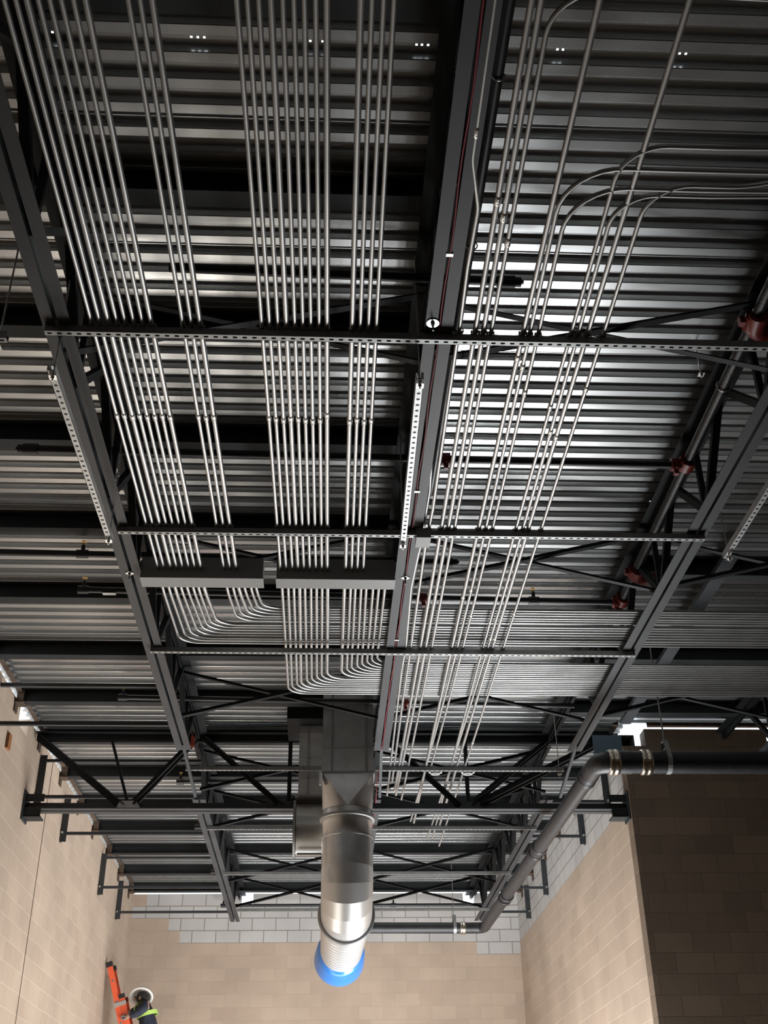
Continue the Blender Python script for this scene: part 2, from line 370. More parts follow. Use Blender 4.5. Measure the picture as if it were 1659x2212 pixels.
# ================================================================== JOISTS
def joist(x, y0, y1, ph, pitch, yb0, yb1, label, group, ends=()):
    """y0..y1 top chord, yb0..yb1 bottom chord"""
    t = thing('bar_joist', (x, (y0+y1)/2, ZC), label, 'roof joist', group)
    g = 0.011; lg = 0.064; th = 0.007
    for sg in (-1, 1):
        b = MB(); p = [(0, 0), (sg*lg, 0), (sg*lg, th), (sg*th, th), (sg*th, lg), (0, lg)]
        b.prism(p, (x+sg*g, yb0, ZC), (x+sg*g, yb1, ZC), (1, 0, 0), (0, 0, 1)); b.build('bottom_chord_angle', M['steel'], t)
        b = MB(); zt = 4.575; L2 = 0.085; p = [(0, 0), (sg*L2, 0), (sg*L2, -th), (sg*th, -th), (sg*th, -L2), (0, -L2)]
        b.prism(p, (x+sg*g, y0, zt), (x+sg*g, y1, zt), (1, 0, 0), (0, 0, 1)); b.build('top_chord_angle', M['dark'], t)
    k0 = math.ceil((yb0-ph)/pitch); k1 = math.floor((yb1-ph)/pitch)
    zb_, zt = ZC+0.045, 4.535
    for k in range(k0, k1+1):
        y = ph+k*pitch
        for dy in (-pitch/2, 0.02, pitch/2):
            ye = min(max(y+dy*0.96, y0+0.05), y1-0.05)
            wd = 0.050 if dy != 0.02 else 0.038
            b = MB(); sg = 1 if dy > 0 else -1
            b.bar((x, y+0.03*sg, zb_), (x, ye, zt), wd, wd*0.9); b.build('web_member', M['dark'], t)
    return t
for i, (x, nm) in enumerate(zip(JX, ['left', 'centre', 'right', 'far right'])):
    if i < 3:
        lab = ['dark steel bar joist left of the conduits, double-angle chord, ending at the girder truss',
               'dark steel bar joist down the middle with the red cable in its chord slot',
               'dark steel bar joist on the right beside the red-coupled sprinkler main'][i]
        joist(x, -3.0, YCOR+0.05, [6.30, 5.9, 6.39][i], 1.18, -3.0, 11.1, lab, 'main bar joists')
        j = MB(); j.bar((x, 11.0, ZC+0.03), (x+0.03, 12.15, 3.80), 0.03, 0.03)
        tag(j.build('chord_brace', M['steel']), f'thin steel bar linking the {nm} joist end to the girder bottom chord', 'steel brace', 'short chord braces at the girder')
        joist(x, YCOR+0.35, YFAR-0.02, 13.4, 1.02, 12.75, 19.3,
              f'{nm} bar joist of the far bay beyond the girder truss', 'bar joists of the far bay')
    else:
        joist(x, -3.0, YCOR, 6.1, 1.18, -3.0, 11.6, 'dark bar joist at the lower right edge above the black drain pipe', 'main bar joists')

# ------------------------------------------------------------------ cross bridging
BY = [4.95, 7.67, 10.43, 12.70, 14.2, 17.0, 18.65]
bays = [(0, 1, 'left'), (1, 2, 'right')]
for k, y in enumerate(BY):
    bl = bays+([(2, 3, 'far right')] if y < 12 else [])
    for i, j, nm in bl:
        xa, xb = JX[i]+0.02, JX[j]-0.02
        for up in (0, 1):
            b = MB(); z0, z1 = (ZC+0.07, 4.50) if up else (4.50, ZC+0.07); yy = y-0.02 if up else y+0.02
            b.angle((xa, yy, z0), (xb, yy, z1), 0.048 if up else 0.038, 0.006)
            tag(b.build('bridging_brace', M['dark']), f'black bridging angle, {nm} joist bay, {ORD[k]} cross from top, rising {"rightwards" if up else "leftwards"}', 'cross brace', 'cross bridging between the joists')
# joist to wall bottom-chord struts with wall posts
def wallbrace(side, y, zlo, zhi, upper, label):
    xw = XL if side < 0 else XR; xj = JX[0] if side < 0 else JX[2]
    t = thing('wall_brace', (xw, y, zlo), label, 'steel brace', 'braces from the walls to the far joists')
    b = MB(); q = -side
    b.prism([(0, 0), (q*0.075, 0), (q*0.075, 0.008), (q*0.008, 0.008), (q*0.008, 0.07), (0, 0.07)], (xw+q*0.006, y-0.03, zlo-0.11), (xw+q*0.006, y-0.03, zhi), (1, 0, 0), (0, 1, 0))
    po = b.build('wall_post', M['steel'], t)
    b = MB(); b.bar((xw+q*0.05, y, zlo), (xj-q*0.05, y, zlo), 0.034, 0.034); b.build('horizontal_bar', M['steel'], t)
    if upper:
        b = MB(); b.bar((xw+q*0.05, y+0.02, zhi-0.05), (xj, y+0.02, zhi-0.05), 0.03, 0.03); b.build('upper_bar', M['steel'], t)
    b = MB(); b.cyl((xw+q*0.03, y-0.06, zlo), (xw+q*0.03, y-0.02, zlo), 0.014, 8); b.build('bolt', M['fit'], po)
for k, (y, up) in enumerate([(12.72, 1), (14.2, 0), (17.0, 1), (18.65, 0)]):
    wallbrace(-1, y, 3.97, 4.45, up, f'dark post and horizontal brace on the left wall, {ORD[k]} beyond the girder truss')
    wallbrace(1, y+0.35, 4.03, 4.45, 0, f'dark post and horizontal brace on the right block wall, {ORD[k]} beyond the girder truss')
for y, z, lab in ((10.43, 3.97, 'thin dark horizontal bar from left wall to left joist just before the girder'), (10.75, 4.5, 'thin dark horizontal bar under the deck from left wall, above the white daylight hole')):
    b = MB(); b.bar((XL, y, z), (JX[0]-0.08, y, z), 0.036, 0.036); tag(b.build('wall_strut_bar', M['steel']), lab, 'steel brace')

# ================================================================== GIRDER TRUSS
GY = 12.36
t = thing('girder_truss', (0, GY, 3.72), 'deep dark girder truss spanning wall to wall across the far end of the joists', 'truss')
for sg in (-1, 1):
    b = MB(); g = 0.014; lg = 0.085; th = 0.009
    p = [(0, 0), (sg*lg, 0), (sg*lg, th), (sg*th, th), (sg*th, lg), (0, lg)]
    b.prism(p, (XL+0.02, GY+sg*g, 3.70), (XR-0.02, GY+sg*g, 3.70), (0, 1, 0), (0, 0, 1)); b.build('bottom_chord_angle', M['steel'], t)
    b = MB(); p = [(0, 0), (sg*lg, 0), (sg*lg, -th), (sg*th, -th), (sg*th, -lg), (0, -lg)]
    b.prism(p, (XL+0.02, GY+sg*g, 4.58), (XR-0.02, GY+sg*g, 4.58), (0, 1, 0), (0, 0, 1)); b.build('top_chord_angle', M['dark'], t)
zb1, zt1 = 3.76, 4.54
for (xa, xb_, wd) in [(-3.2, -2.2, .07), (-1.44, -2.1, .055), (-1.36, -.46, .055), (.57, -.36, .05), (.70, 1.52, .055), (2.62, 1.64, .05), (3.30, 1.74, .07)]:
    b = MB(); b.angle((xa, GY-0.03, zt1), (xb_, GY-0.03, zb1), wd, 0.008, up=(0, -1, 0)); b.bar((xa, GY+0.015, zt1), (xb_, GY+0.015, zb1), 0.045, 0.03); b.build('diagonal_web', M['dark'], t)
for xv in (-2.16, -.40, 1.60):
    b = MB(); b.bar((xv-(0.27 if xv < -2 else 0), GY, zt1), (xv, GY, zb1), 0.045, 0.03); b.build('vertical_web', M['dark'], t)
for xv in (-2.15, -.41, 1.62):
    b = MB(); b.add([(xv-0.13, GY-0.05, 3.72), (xv+0.13, GY-0.05, 3.72), (xv+0.08, GY-0.05, 3.80), (xv-0.10, GY-0.05, 3.80), (xv-0.13, GY-0.04, 3.72), (xv+0.13, GY-0.04, 3.72), (xv+0.08, GY-0.04, 3.80), (xv-0.10, GY-0.04, 3.80)],
                    [(0, 1, 2, 3), (7, 6, 5, 4), (0, 4, 5, 1), (1, 5, 6, 2), (2, 6, 7, 3), (3, 7, 4, 0)])
    b.build('gusset_plate', M['duct'] if xv < -2 else M['steel'], t)
for q, xw in ((1, XL), (-1, XR)):
    b = MB(); b.box((xw, GY-0.13, 3.58), (xw+q*0.018, GY+0.10, 3.90)); b.build('wall_plate', M['steel'], t)
    b = MB(); b.box((xw+q*0.02, GY-0.10, 3.78), (xw+q*0.22, GY-0.085, 3.86)); b.box((xw+q*0.02, GY-0.10, 3.62), (xw+q*0.20, GY-0.085, 3.70))
    b.box((xw+q*0.02, GY-0.10, 3.61), (xw+q*0.20, GY+0.08, 3.625)); b.build('bearing_lug', M['purlin'], t)
b = MB(); b.box((XR-0.35, GY-0.2, 4.30), (XR-0.02, GY-0.19, 4.52)); 
tag(b.build('gusset_sheet', mat('blue_grey_sheet', (0.10, 0.15, 0.19), 0.4)), 'blue-grey sheet steel plate beside the bright daylight opening', 'steel plate')

# ================================================================== STRUT CHANNELS
def strut_bm(L, slot_l=0.028, slot_w=0.014, pitch=0.0508, w=0.0413, h=0.0413):
    """along +x from 0..L, slotted face down at z=0, open side up"""
    b = MB(); t = 0.0026; n = max(1, int(round(L/pitch))); p = L/n; hw = w/2
    for z, rev in ((0, 1), (t, 0)):
        for i in range(n):
            c = (i+0.5)*p; o = [(-p/2, -hw), (0, -hw), (p/2, -hw), (p/2, 0), (p/2, hw), (0, hw), (-p/2, hw), (-p/2, 0)]
            a, q = slot_l/2, slot_w/2; k = a-q*0.7
            inn = [(-k, -q), (0, -q), (k, -q), (a, 0), (k, q), (0, q), (-k, q), (-a, 0)]
            vs = [(c+x, y, z) for x, y in o]+[(c+x, y, z) for x, y in inn]
            fs = [(j, (j+1) % 8, 8+(j+1) % 8, 8+j) for j in range(8)]
            if rev: fs = [tuple(reversed(f)) for f in fs]
            b.add(vs, fs)
            if rev:
                vi = [(c+x, y, 0) for x, y in inn]+[(c+x, y, t) for x, y in inn]
                b.add(vi, [(j, (j+1) % 8, 8+(j+1) % 8, 8+j) for j in range(8)])
    for sg in (-1, 1):
        b.box((0, sg*hw, 0), (L, sg*(hw-t), h)); b.box((0, sg*hw, h-t), (L, sg*(hw-0.0095), h)); b.box((0, sg*(hw-0.0095), h-0.0095), (L, sg*(hw-0.0095-t), h))
    return b
def strut(p0, p1, label, group, w=0.0413, round_=False, face=None):
    p0 = Vector([float(c) for c in p0]); p1 = Vector([float(c) for c in p1]); d = p1-p0
    b = strut_bm(d.length, 0.022 if round_ else 0.028, 0.019 if round_ else 0.014, w=w)
    o = b.build('slotted_strut_channel', face or M['strut']); o.location = p0; o.rotation_euler = (0, 0, math.atan2(d.y, d.x))
    return tag(o, label, 'strut channel', group)
SZ = 3.906
SY = [4.61, 6.67, 8.62, 11.60, 13.81, 16.03, 18.32]
gx = 'slotted struts carrying the conduits'
strut((-1.50, SY[0], SZ), (2.62, SY[0]+0.01, SZ), 'long grey slotted strut crossing near the top third, its right end beyond the frame', gx)
strut((-1.43, SY[1], SZ), (0.62, SY[1], SZ), 'bright slotted strut crossing mid-photo from left joist to the centre joist', gx)
strut((0.69, SY[1], SZ), (2.62, SY[1], SZ), 'bright slotted strut crossing mid-photo from centre joist to right joist', gx)
strut((-1.46, SY[2], SZ), (2.60, SY[2]+0.01, SZ), 'slotted strut under the conduit bends, just below the two grey pull boxes', gx)
strut((-1.47, SY[3], SZ), (-0.04, SY[3], SZ), 'slotted strut just before the girder truss, left of the big duct', gx)
strut((0.53, SY[3], SZ), (2.55, SY[3], SZ), 'slotted strut just before the girder truss, right of the big duct', gx)
strut((-1.43, SY[4], SZ), (2.62, SY[4], SZ), 'slotted strut just beyond the girder truss', gx)
strut((-1.39, SY[5], SZ), (2.62, SY[5], SZ), 'slotted strut crossing the middle of the far bay', gx)
strut((-1.35, SY[6], SZ), (2.62, SY[6], SZ), 'slotted strut nearest the far block wall', gx)
gh = 'low-hung trapeze struts'
TZ = 3.70
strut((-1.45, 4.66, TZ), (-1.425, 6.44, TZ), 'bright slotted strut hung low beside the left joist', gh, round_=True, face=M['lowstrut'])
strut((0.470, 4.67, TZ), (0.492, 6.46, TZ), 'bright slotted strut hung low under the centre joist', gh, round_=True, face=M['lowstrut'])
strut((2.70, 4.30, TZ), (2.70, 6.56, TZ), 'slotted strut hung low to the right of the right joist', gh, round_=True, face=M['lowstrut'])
strut((-3.1, 4.43, TZ), (-1.62, 4.43, TZ), 'strut channel end poking in at the left edge under a thin rod', gh)

def rod(x, y, z0, z1, label, plate=True, r=0.005, grp='threaded hanger rods'):
    t = thing('hanger_rod', (x, y, z0), label, 'threaded rod', grp)
    b = MB(); b.tube([(x, y, z0), (x, y, z1)], r, 6); b.build('rod', M['fit'], t)
    b = MB(); b.cyl((x, y, z0+0.012), (x, y, z0+0.022), 0.011, 6, False)
    if plate: b.box((x-0.02, y-0.02, z0+0.022), (x+0.02, y+0.02, z0+0.027))
    b.build('nut', M['fit'], t)
for x, y, z0, z1, lab in [(-1.445, 4.70, 3.66, 4.60, 'threaded rod down to the top end of the left low strut'),
                          (-1.425, 6.40, 3.66, 4.60, 'threaded rod down to the lower end of the left low strut'),
                          (0.472, 4.71, 3.66, 4.62, 'threaded rod down to the top end of the centre low strut'),
                          (0.490, 6.42, 3.66, 4.62, 'threaded rod down to the lower end of the centre low strut'),
                          (2.70, 6.50, 3.64, 4.05, 'short threaded rod at the end of the right low strut'),
                          (-1.66, 4.43, 3.63, 4.60, 'threaded rod at the left edge holding the strut end'),
                          (1.947, 17.45, 3.52, 4.64, 'threaded rod to the far drain pipe hanger'),
                          (2.50, 11.6, 3.85, 4.62, 'threaded rod at the right end of the strut before the girder'),
                          (2.36, 5.55, 4.45, 4.73, 'threaded rod beside the sprinkler main, upper right')]:
    rod(x, y, z0, z1, lab)

def washer(x, y, label, star=False):
    t = thing('plate_washer', (x, y, ZC-0.02), label, 'washer', 'plate washers on the joist chords')
    b = MB(); n = 4 if star else 14; b.cyl((x, y, ZC-0.006), (x, y, ZC-0.001), 0.034, n, False); b.build('plate', M['fit'], t)
    b = MB(); b.cyl((x, y, ZC-0.018), (x, y, ZC-0.006), 0.012, 6, False); b.tube([(x, y, ZC-0.018), (x, y, ZC-0.055)], 0.0055, 6); b.build('threaded_stud', M['strap'], t)
washer(0.533, 4.512, 'round bright plate washer with stud under the centre joist, above the first strut')
washer(0.573, 7.348, 'small bright diamond washer in the centre chord slot below the middle strut', True)
washer(-1.449, 7.323, 'small bright diamond washer in the left joist chord beside the pull box', True)
b = MB(); b.box((0.60, 6.62, 3.87), (0.70, 6.76, 3.905)); b.box((0.60, 6.62, 3.905), (0.70, 6.63, 3.945)); tag(b.build('beam_clamp', M['box']), 'small dark grey bracket where the middle strut meets the centre joist', 'bracket')

# ================================================================== CONDUITS
def lin(pts):
    P = np.array([atZ(x, y, ZCON) for x, y in pts]); A = np.vstack([P[:, 1], np.ones(len(P))]).T
    k, c = np.linalg.lstsq(A, P[:, 0], rcond=None)[0]; return k, c
def strap(cond, x, y, r, zc):
    b = MB(); n = 7; w = 0.010; ro = r+0.004
    a = [(x+ro*math.cos(PI*i/(n-1)), zc+ro*math.sin(PI*i/(n-1))) for i in range(n)]
    pr = [(x+ro+0.016, zc-r)] + [(x+ro, zc-r)] + a + [(x-ro, zc-r), (x-ro-0.016, zc-r)]
    vs = [(px, y-w, pz) for px, pz in pr]+[(px, y+w, pz) for px, pz in pr]; m = len(pr)
    b.add(vs, [(i, i+1, m+i+1, m+i) for i in range(m-1)], False)
    b.box((x-ro-0.003, y-w, zc-r-0.014), (x-ro+0.002, y+w, zc+r)); b.box((x+ro-0.002, y-w, zc-r-0.014), (x+ro+0.003, y+w, zc+r))
    b.box((x-0.004, y-w*0.7, zc+ro), (x+0.004, y+w*0.7, zc+ro+0.014))
    b.build('strap', M['strap'], cond)
def coupling(cond, p, d, r, lg=0.055):
    p = np.array(p, float); d = nrm(d); b = MB(); b.tube([p-d*lg/2, p-d*lg*0.42, p+d*lg*0.42, p+d*lg/2], [r+0.0015, r+0.0035, r+0.0035, r+0.0015], 10)
    for s in (-0.28, 0.28):
        q = p+d*lg*s; b.cyl(q+np.array([0, 0, -r]), q+np.array([0, 0, -r-0.006]), 0.0035, 6, False)
    b.build('coupling', M['fit'], cond)
def conduit(pts, r, label, group, straps=(), coups=(), name='electrical_conduit', n=10):
    t = thing(name, pts[0], label, 'conduit', group)
    b = MB(); b.tube(pts, r, n); b.build('tube', M['emt'], t)
    P = [np.array(p, float) for p in pts]
    def at_y(y):
        for a, c in zip(P[:-1], P[1:]):
            if min(a[1], c[1]) <= y <= max(a[1], c[1]) and abs(c[1]-a[1]) > 1e-6:
                s = (y-a[1])/(c[1]-a[1]); return a+(c-a)*s, c-a
        return None
    for y in straps:
        q = at_y(y)
        if q is not None: strap(t, q[0][0], y, r, q[0][2])
    for y in coups:
        q = at_y(y)
        if q is not None: coupling(t, q[0], q[1], r)
    return t
RS, RB = 0.0118, 0.0148
Y0 = -1.0
YBOX0, YBOX1 = 7.27, 7.41
# measured stations (photo x at photo y), converted to straight runs in the conduit plane
LG = {0: [7, 31, 54, 79, 102, 127, 155, 182], 600: [173.6, 193.5, 213, 231.5, 251, 270.5, 289, 307.5], 725: [205.5, 225, 243, 262, 280, 298, 316, 334.5],
      895: [253, 268, 286, 303, 320, 336, 351.5, 367], 1126: [315, 328, 343.6, 357, 370.7, 384.5, 399, 414], 1225: [340, 353, 367, 380, 392, 406, 419, 432]}
MG = {0: [275, 300, 325.5], 600: [378, 398, 418], 725: [402, 420, 438], 900: [430.4, 446.6, 463.7], 1126: [466.5, 480, 495.5], 1225: [482, 495.5, 508]}
CG = {0: [510, 533, 558, 584, 608.5, 634, 657, 681, 705.4], 600: [558, 576, 594, 614, 634, 652, 669, 689, 708], 738: [569, 586, 604, 621, 640, 656, 673.5, 690.6, 706.5],
      905: [583, 597, 613, 629, 645.4, 660, 676, 691.7, 706], 1135: [598.5, 611.5, 626, 639, 652.5, 666.5, 680, 693.5, 707], 1225: [605, 617.5, 631, 643, 655.5, 669, 682, 695, 707]}
DG = {0: [778, 803, 827, 851], 600: [765, 784, 803, 820], 702: [761, 778, 796, 813], 905: [756, 770.5, 787, 802], 1135: [749.5, 763, 776.7, 790], 1225: [746, 759.6, 771, 785]}
def fits(G):
    n = len(next(iter(G.values()))); return [lin([(G[y][i], y) for y in G]) for i in range(n)]
NW = ['zero', 'one', 'two', 'three', 'four', 'five', 'six', 'seven', 'eight', 'nine']
ORD2 = ['leftmost', 'second from the left', 'third from the left', 'fourth from the left', 'fifth from the left', 'sixth from the left', 'seventh from the left', 'eighth from the left', 'ninth from the left']
big = {'L': (2, 7), 'M': (2,), 'C': (3, 8), 'D': (0,)}
ycp = atZ(300, 900, ZCON)[1]
for key, G, nm in (('L', LG, 'far left run of eight entering the left pull box'), ('M', MG, 'run of three entering the left pull box'),
                   ('C', CG, 'central run of nine entering the right pull box'), ('D', DG, 'run of four entering the right pull box')):
    for i, (k, c) in enumerate(fits(G)):
        r = RB if i in big[key] else RS; z = SZ+0.0413+r+0.001
        pts = [(k*Y0+c, Y0, z), (k*3+c, 3.0, z), (k*YBOX0+c, YBOX0, z)]
        cy = ycp+random.uniform(-0.012, 0.012) - (0.05 if (key == 'C' and i == 8) else 0)
        conduit(pts, r, f'conduit, {ORD2[i]} in {nm}', f'conduits of the {nm}', (SY[0]-0.005, SY[1]-0.005), (cy,))
# beyond the boxes: straight, then turned to the right through the joists
def turned(Gx, ycor, nm, grp, rsel=()):
    n = len(Gx)
    for i in range(n):
        (xa, ya), (xb, yb) = Gx[i]
        r = RB if i in rsel else RS; z0 = SZ+0.0413+r+0.001
        p0 = atZ(xa, ya, z0); p1 = atZ(xb, yb, z0); sl = (p1[0]-p0[0])/(p1[1]-p0[1])
        X = lambda y: p0[0]+sl*(y-p0[1])
        yc = ycor[i]
        pts = [(X(YBOX1), YBOX1, z0), (X(YBOX1+0.25), YBOX1+0.25, z0), (X(yc), yc, ZRACK), (X(yc)+0.9, yc, ZRACK), (7.5, yc, ZRACK)]
        st = (SY[2]-0.005,) if yc > SY[2]+0.1 else ()
        pts = fillet(pts, [0, 1.2, 0.17, 0, 0], 7)
        conduit(pts, r, f'conduit, {ORD2[i]} of {nm}', grp, (), (), n=10)
def yrow(px, py): return atZ(px, py, ZRACK)[1]
yL = [yrow(600, 1389-5.75*i) for i in range(8)]
turned([((351, 1267), (380, 1375)), ((364.5, 1267), (392, 1365)), ((378, 1267), (404, 1358)), ((391, 1267), (416, 1350)), ((404, 1267), (427, 1342)), ((417, 1267), (437, 1336)), ((428.6, 1267), (446, 1330)), ((441, 1267), (457.5, 1325))],
       yL, 'eight from the left pull box bending right', 'conduits bending right below the left pull box', (2, 7))
yM = [yrow(600, 1340-5.4*i) for i in range(6)]
turned([((490, 1267), (503, 1321)), ((503.4, 1267), (515, 1318)), ((515.4, 1267), (528, 1314)), ((528, 1267), (540, 1310)), ((542, 1267), (551, 1304)), ((553, 1267), (561, 1299))],
       yM, 'six nested bends under the gap between pull boxes', 'six nested conduit bends under the left pull box', (2,))
yC = [yrow(760, 1498-4.1*i) for i in range(9)]
xc0 = [610, 623, 635, 647.6, 659, 672, 684, 696, 708]; xc1 = [616.5, 627, 638.5, 649, 661, 672.5, 684, 695, 707]
turned([((xc0[i], 1275), (xc1[i], 1395)) for i in range(9)], yC, 'nine from the right pull box bending right', 'nine nested conduits below the right pull box', (3, 8))
yD = [yrow(830, 1461-4.1*i) for i in range(8)]
xd0 = [744, 757.5, 767.6, 780, 791, 805.6, 818, 831]; xd1 = [740, 752, 762, 774, 784.6, 796.6, 807, 819]
turned([((xd0[i], 1275), (xd1[i], 1395)) for i in range(8)], yD, 'eight bends beside the centre joist', 'eight nested conduits beside the centre joist', (0,))

# right-hand runs
def zc(r): return SZ+0.0413+r+0.001
def wpts(pix, r): return [atZ(x, y, zc(r)) for x, y in pix]
def extend_up(p):  # carry a straight run on past the top of the frame
    a, c = p[0], p[1]; d = (a-c)/np.linalg.norm(a-c); return [a+d*3.0]+p
gE = 'conduits between the centre joist and the right joist'
ends = dict(E0=(847, 1688), E1=(860, 1708), E2=(866, 1717), E3=(874, 1727), F1=(893, 1777), F2=(904, 1774), F3=(940, 1666), G1=(937, 1810), G2=(946, 1812), G3=(951, 1789), G4=(958, 1827))
def straightrun(st, i): return [(xs, y) for y, xs in st]
allst = {'E1': [(0, 1147.6), (600, 1046), (720, 1028), (1100, 959), (1165, 948.5), (1395, 909), (1500, 890)],
         'E2': [(0, 1168.6), (600, 1066), (720, 1044), (1100, 975), (1165, 963), (1395, 921), (1500, 899.5)],
         'E3': [(30, 1184), (600, 1088), (720, 1060.5), (1100, 989), (1165, 976.7), (1395, 932), (1500, 914)],
         'F1': [(0, 1296), (600, 1155), (720, 1131), (1100, 1042), (1165, 1030), (1395, 976.7), (1500, 953.7)],
         'F2': [(430, 1203.7), (600, 1173), (720, 1149.6), (1100, 1059), (1165, 1042.5), (1395, 987.5), (1500, 963)],
         'F3': [(455, 1218), (600, 1193), (720, 1169), (1100, 1075), (1165, 1056), (1395, 999), (1500, 975)],
         'G1': [(385, 1326), (600, 1272), (720, 1232.7), (1100, 1128), (1165, 1107), (1395, 1042.5), (1500, 1017)],
         'G2': [(472, 1314), (600, 1287), (720, 1250.8), (1100, 1144), (1165, 1121), (1395, 1053), (1500, 1024.5)],
         'G3': [(0, 1491), (600, 1305), (720, 1269), (1100, 1157), (1165, 1133), (1395, 1064), (1500, 1033.6)],
         'G4': [(455, 1388), (600, 1343), (720, 1302), (1100, 1185.6), (1165, 1162), (1395, 1086), (1500, 1056)]}
labs = {'E1': 'left one of three conduits right of the centre joist, second from that joist', 'E2': 'middle one of the three conduits beside the centre joist, straight to the top edge',
        'E3': 'right one of the three beside the centre joist, turning right at the top edge', 'F1': 'long straight conduit, left of the second cluster of three, reaching the top edge',
        'F2': 'conduit of the second cluster with the largest highest bend to the right', 'F3': 'conduit of the second cluster with the smaller bend nested under the largest one',
        'G1': 'conduit of the rightmost cluster, sharply bending right highest of its cluster', 'G2': 'conduit of the rightmost cluster, bending right behind the long straight one',
        'G3': 'long straight conduit of the rightmost cluster, running farthest right to the top edge', 'G4': 'rightmost conduit of all, bending right with a gently rising tail'}
coupy = {'E1': [430], 'E2': [465], 'E3': [520], 'F1': [770, 1290], 'F2': [790, 1275], 'F3': [845, 1330], 'G1': [875, 1345], 'G2': [930, 1380], 'G3': [940, 1380], 'G4': [835, 1325, 1605]}
turnpix = {'E3': [(1205, -10), (1420, -15), (1700, 0)], 'F2': [(1238, 385), (1290, 368), (1400, 366), (1700, 374)], 'F3': [(1240, 418), (1283, 405), (1400, 408), (1700, 414)],
           'G1': [(1345, 340), (1380, 320), (1470, 317), (1700, 321)], 'G2': [(1335, 450), (1366, 430), (1440, 422), (1700, 424)], 'G4': [(1402, 433), (1449, 410), (1530, 402), (1700, 388)]}
for k in allst:
    r = RB if k in ('E1', 'E2', 'F1', 'G3') else RS
    st = allst[k]; P = np.array([atZ(x, y, zc(r)) for y, x in st])
    straight = k in ('E1', 'E2', 'F1', 'G3')
    # piecewise-smooth run: quadratic fit keeps small as-built drift but no wobble
    cf = np.polyfit(P[:, 1], P[:, 0], 2)
    ye = atZ(ends[k][0], ends[k][1], zc(r))[1]
    ys = np.linspace(P[0, 1], ye, 9)
    run = [np.array([np.polyval(cf, y), y, zc(r)]) for y in ys]
    if straight:
        run = extend_up(run)
    else:
        tp = [atZ(x, y, zc(r)) for x, y in turnpix[k]]
        head = [tp[-1], tp[-2], tp[-3]]+([tp[-4]] if len(tp) > 3 else [])
        # smooth the turn with a rounded corner: tail -> corner -> run
        c = np.array([np.polyval(cf, head[1][1]), head[1][1], zc(r)])
        c[1] = head[1][1]; rad = 0.30 if k in ('F2', 'F3') else 0.22
        tail = [head[0]+np.array([4, 0, 0.0]), head[0], np.array([c[0]+rad*2.0, c[1], zc(r)]), c, run[0]+(run[0]-c)*0.0+np.array([0, 0.35, 0]) if False else run[1]]
        seq = fillet(tail, [0, 1, 1, rad, 0], 8); run = seq[:-1]+run[1:]
    cys = [atZ(1000, yy, zc(r))[1] for yy in coupy[k]]
    conduit(run, r, labs[k], gE, [y-0.005 for y in SY[:4] if y < ye and y > P[0, 1]], cys)
# conduit hugging the centre joist with an offset bend
r = RS; pix = [(1069.7, 0), (1031.7, 268), (1021, 344), (1033.5, 448), (1010, 579), (992, 717), (986, 747), (935, 1100), (921, 1165), (888, 1395), (872, 1500), (847, 1688)]
P = [atZ(x, y, zc(r)) for x, y in pix]; P = extend_up(P)
conduit(fillet(P, 0.3, 4), r, 'conduit hugging the right side of the centre joist with a kinked offset near the top', gE, [y-0.005 for y in SY[:4]], [atZ(1031, 285, zc(r))[1]])
pix = [(932, 1000), (928, 1060), (916, 1130), (912, 1165), (905, 1190), (888, 1270), (877, 1395), (867, 1450), (836, 1718)]
P = [atZ(x, y, zc(r)+(0.03 if i < 4 else 0)) for i, (x, y) in enumerate(pix)]
conduit(fillet(P, 0.3, 4), r, 'conduit emerging beside the centre joist at the middle strut, closest to it below', gE, [y-0.005 for y in SY[2:4]], [])

# pull boxes
def pullbox(xa, xb, label):
    t = thing('pull_box', ((xa+xb)/2, (YBOX0+YBOX1)/2, 3.885), label, 'electrical box', 'grey pull boxes')
    b = MB(); b.box((xa, YBOX0, 3.889), (xb, YBOX1, 4.055)); b.build('box_body', M['box'], t)
    b = MB(); b.box((xa-0.004, YBOX0-0.004, 3.883), (xb+0.004, YBOX1+0.004, 3.888)); cv = b.build('cover', M['box'], t)
    b = MB()
    for i in range(5):
        x = xa+0.04+(xb-xa-0.08)*i/4
        for y in (YBOX0+0.012, YBOX1-0.012): b.cyl((x, y, 3.883), (x, y, 3.880), 0.004, 6, False)
    b.build('cover_screws', M['fit'], cv)
pullbox(-1.36, -0.475, 'long grey pull box on the left, crossed by the eight and three conduits')
pullbox(-0.377, 0.49, 'long grey pull box on the right, ending against the centre joist')

# junction boxes at the ends of the conduits on the strut before the girder
for x, y, lab in ((940, 1668, 'small round grey junction box on the strut, left one of two'), (1008, 1674, 'small round grey junction box on the strut, right one of two')):
    p = atZ(x, y, 3.93); t = thing('junction_box', (p[0], 11.68, 3.90), lab, 'electrical box', 'round junction boxes')
    b = MB(); b.cyl((p[0], 11.69, 3.90), (p[0], 11.69, 3.95), 0.052, 14, False); b.build('box_body', M['box'], t)
    b = MB(); b.cyl((p[0], 11.69, 3.895), (p[0], 11.69, 3.90), 0.020, 10, False); b.cyl((p[0]-0.07, 11.69, 3.925), (p[0]+0.07, 11.69, 3.925), 0.014, 8); b.build('hub', M['fit'], t)

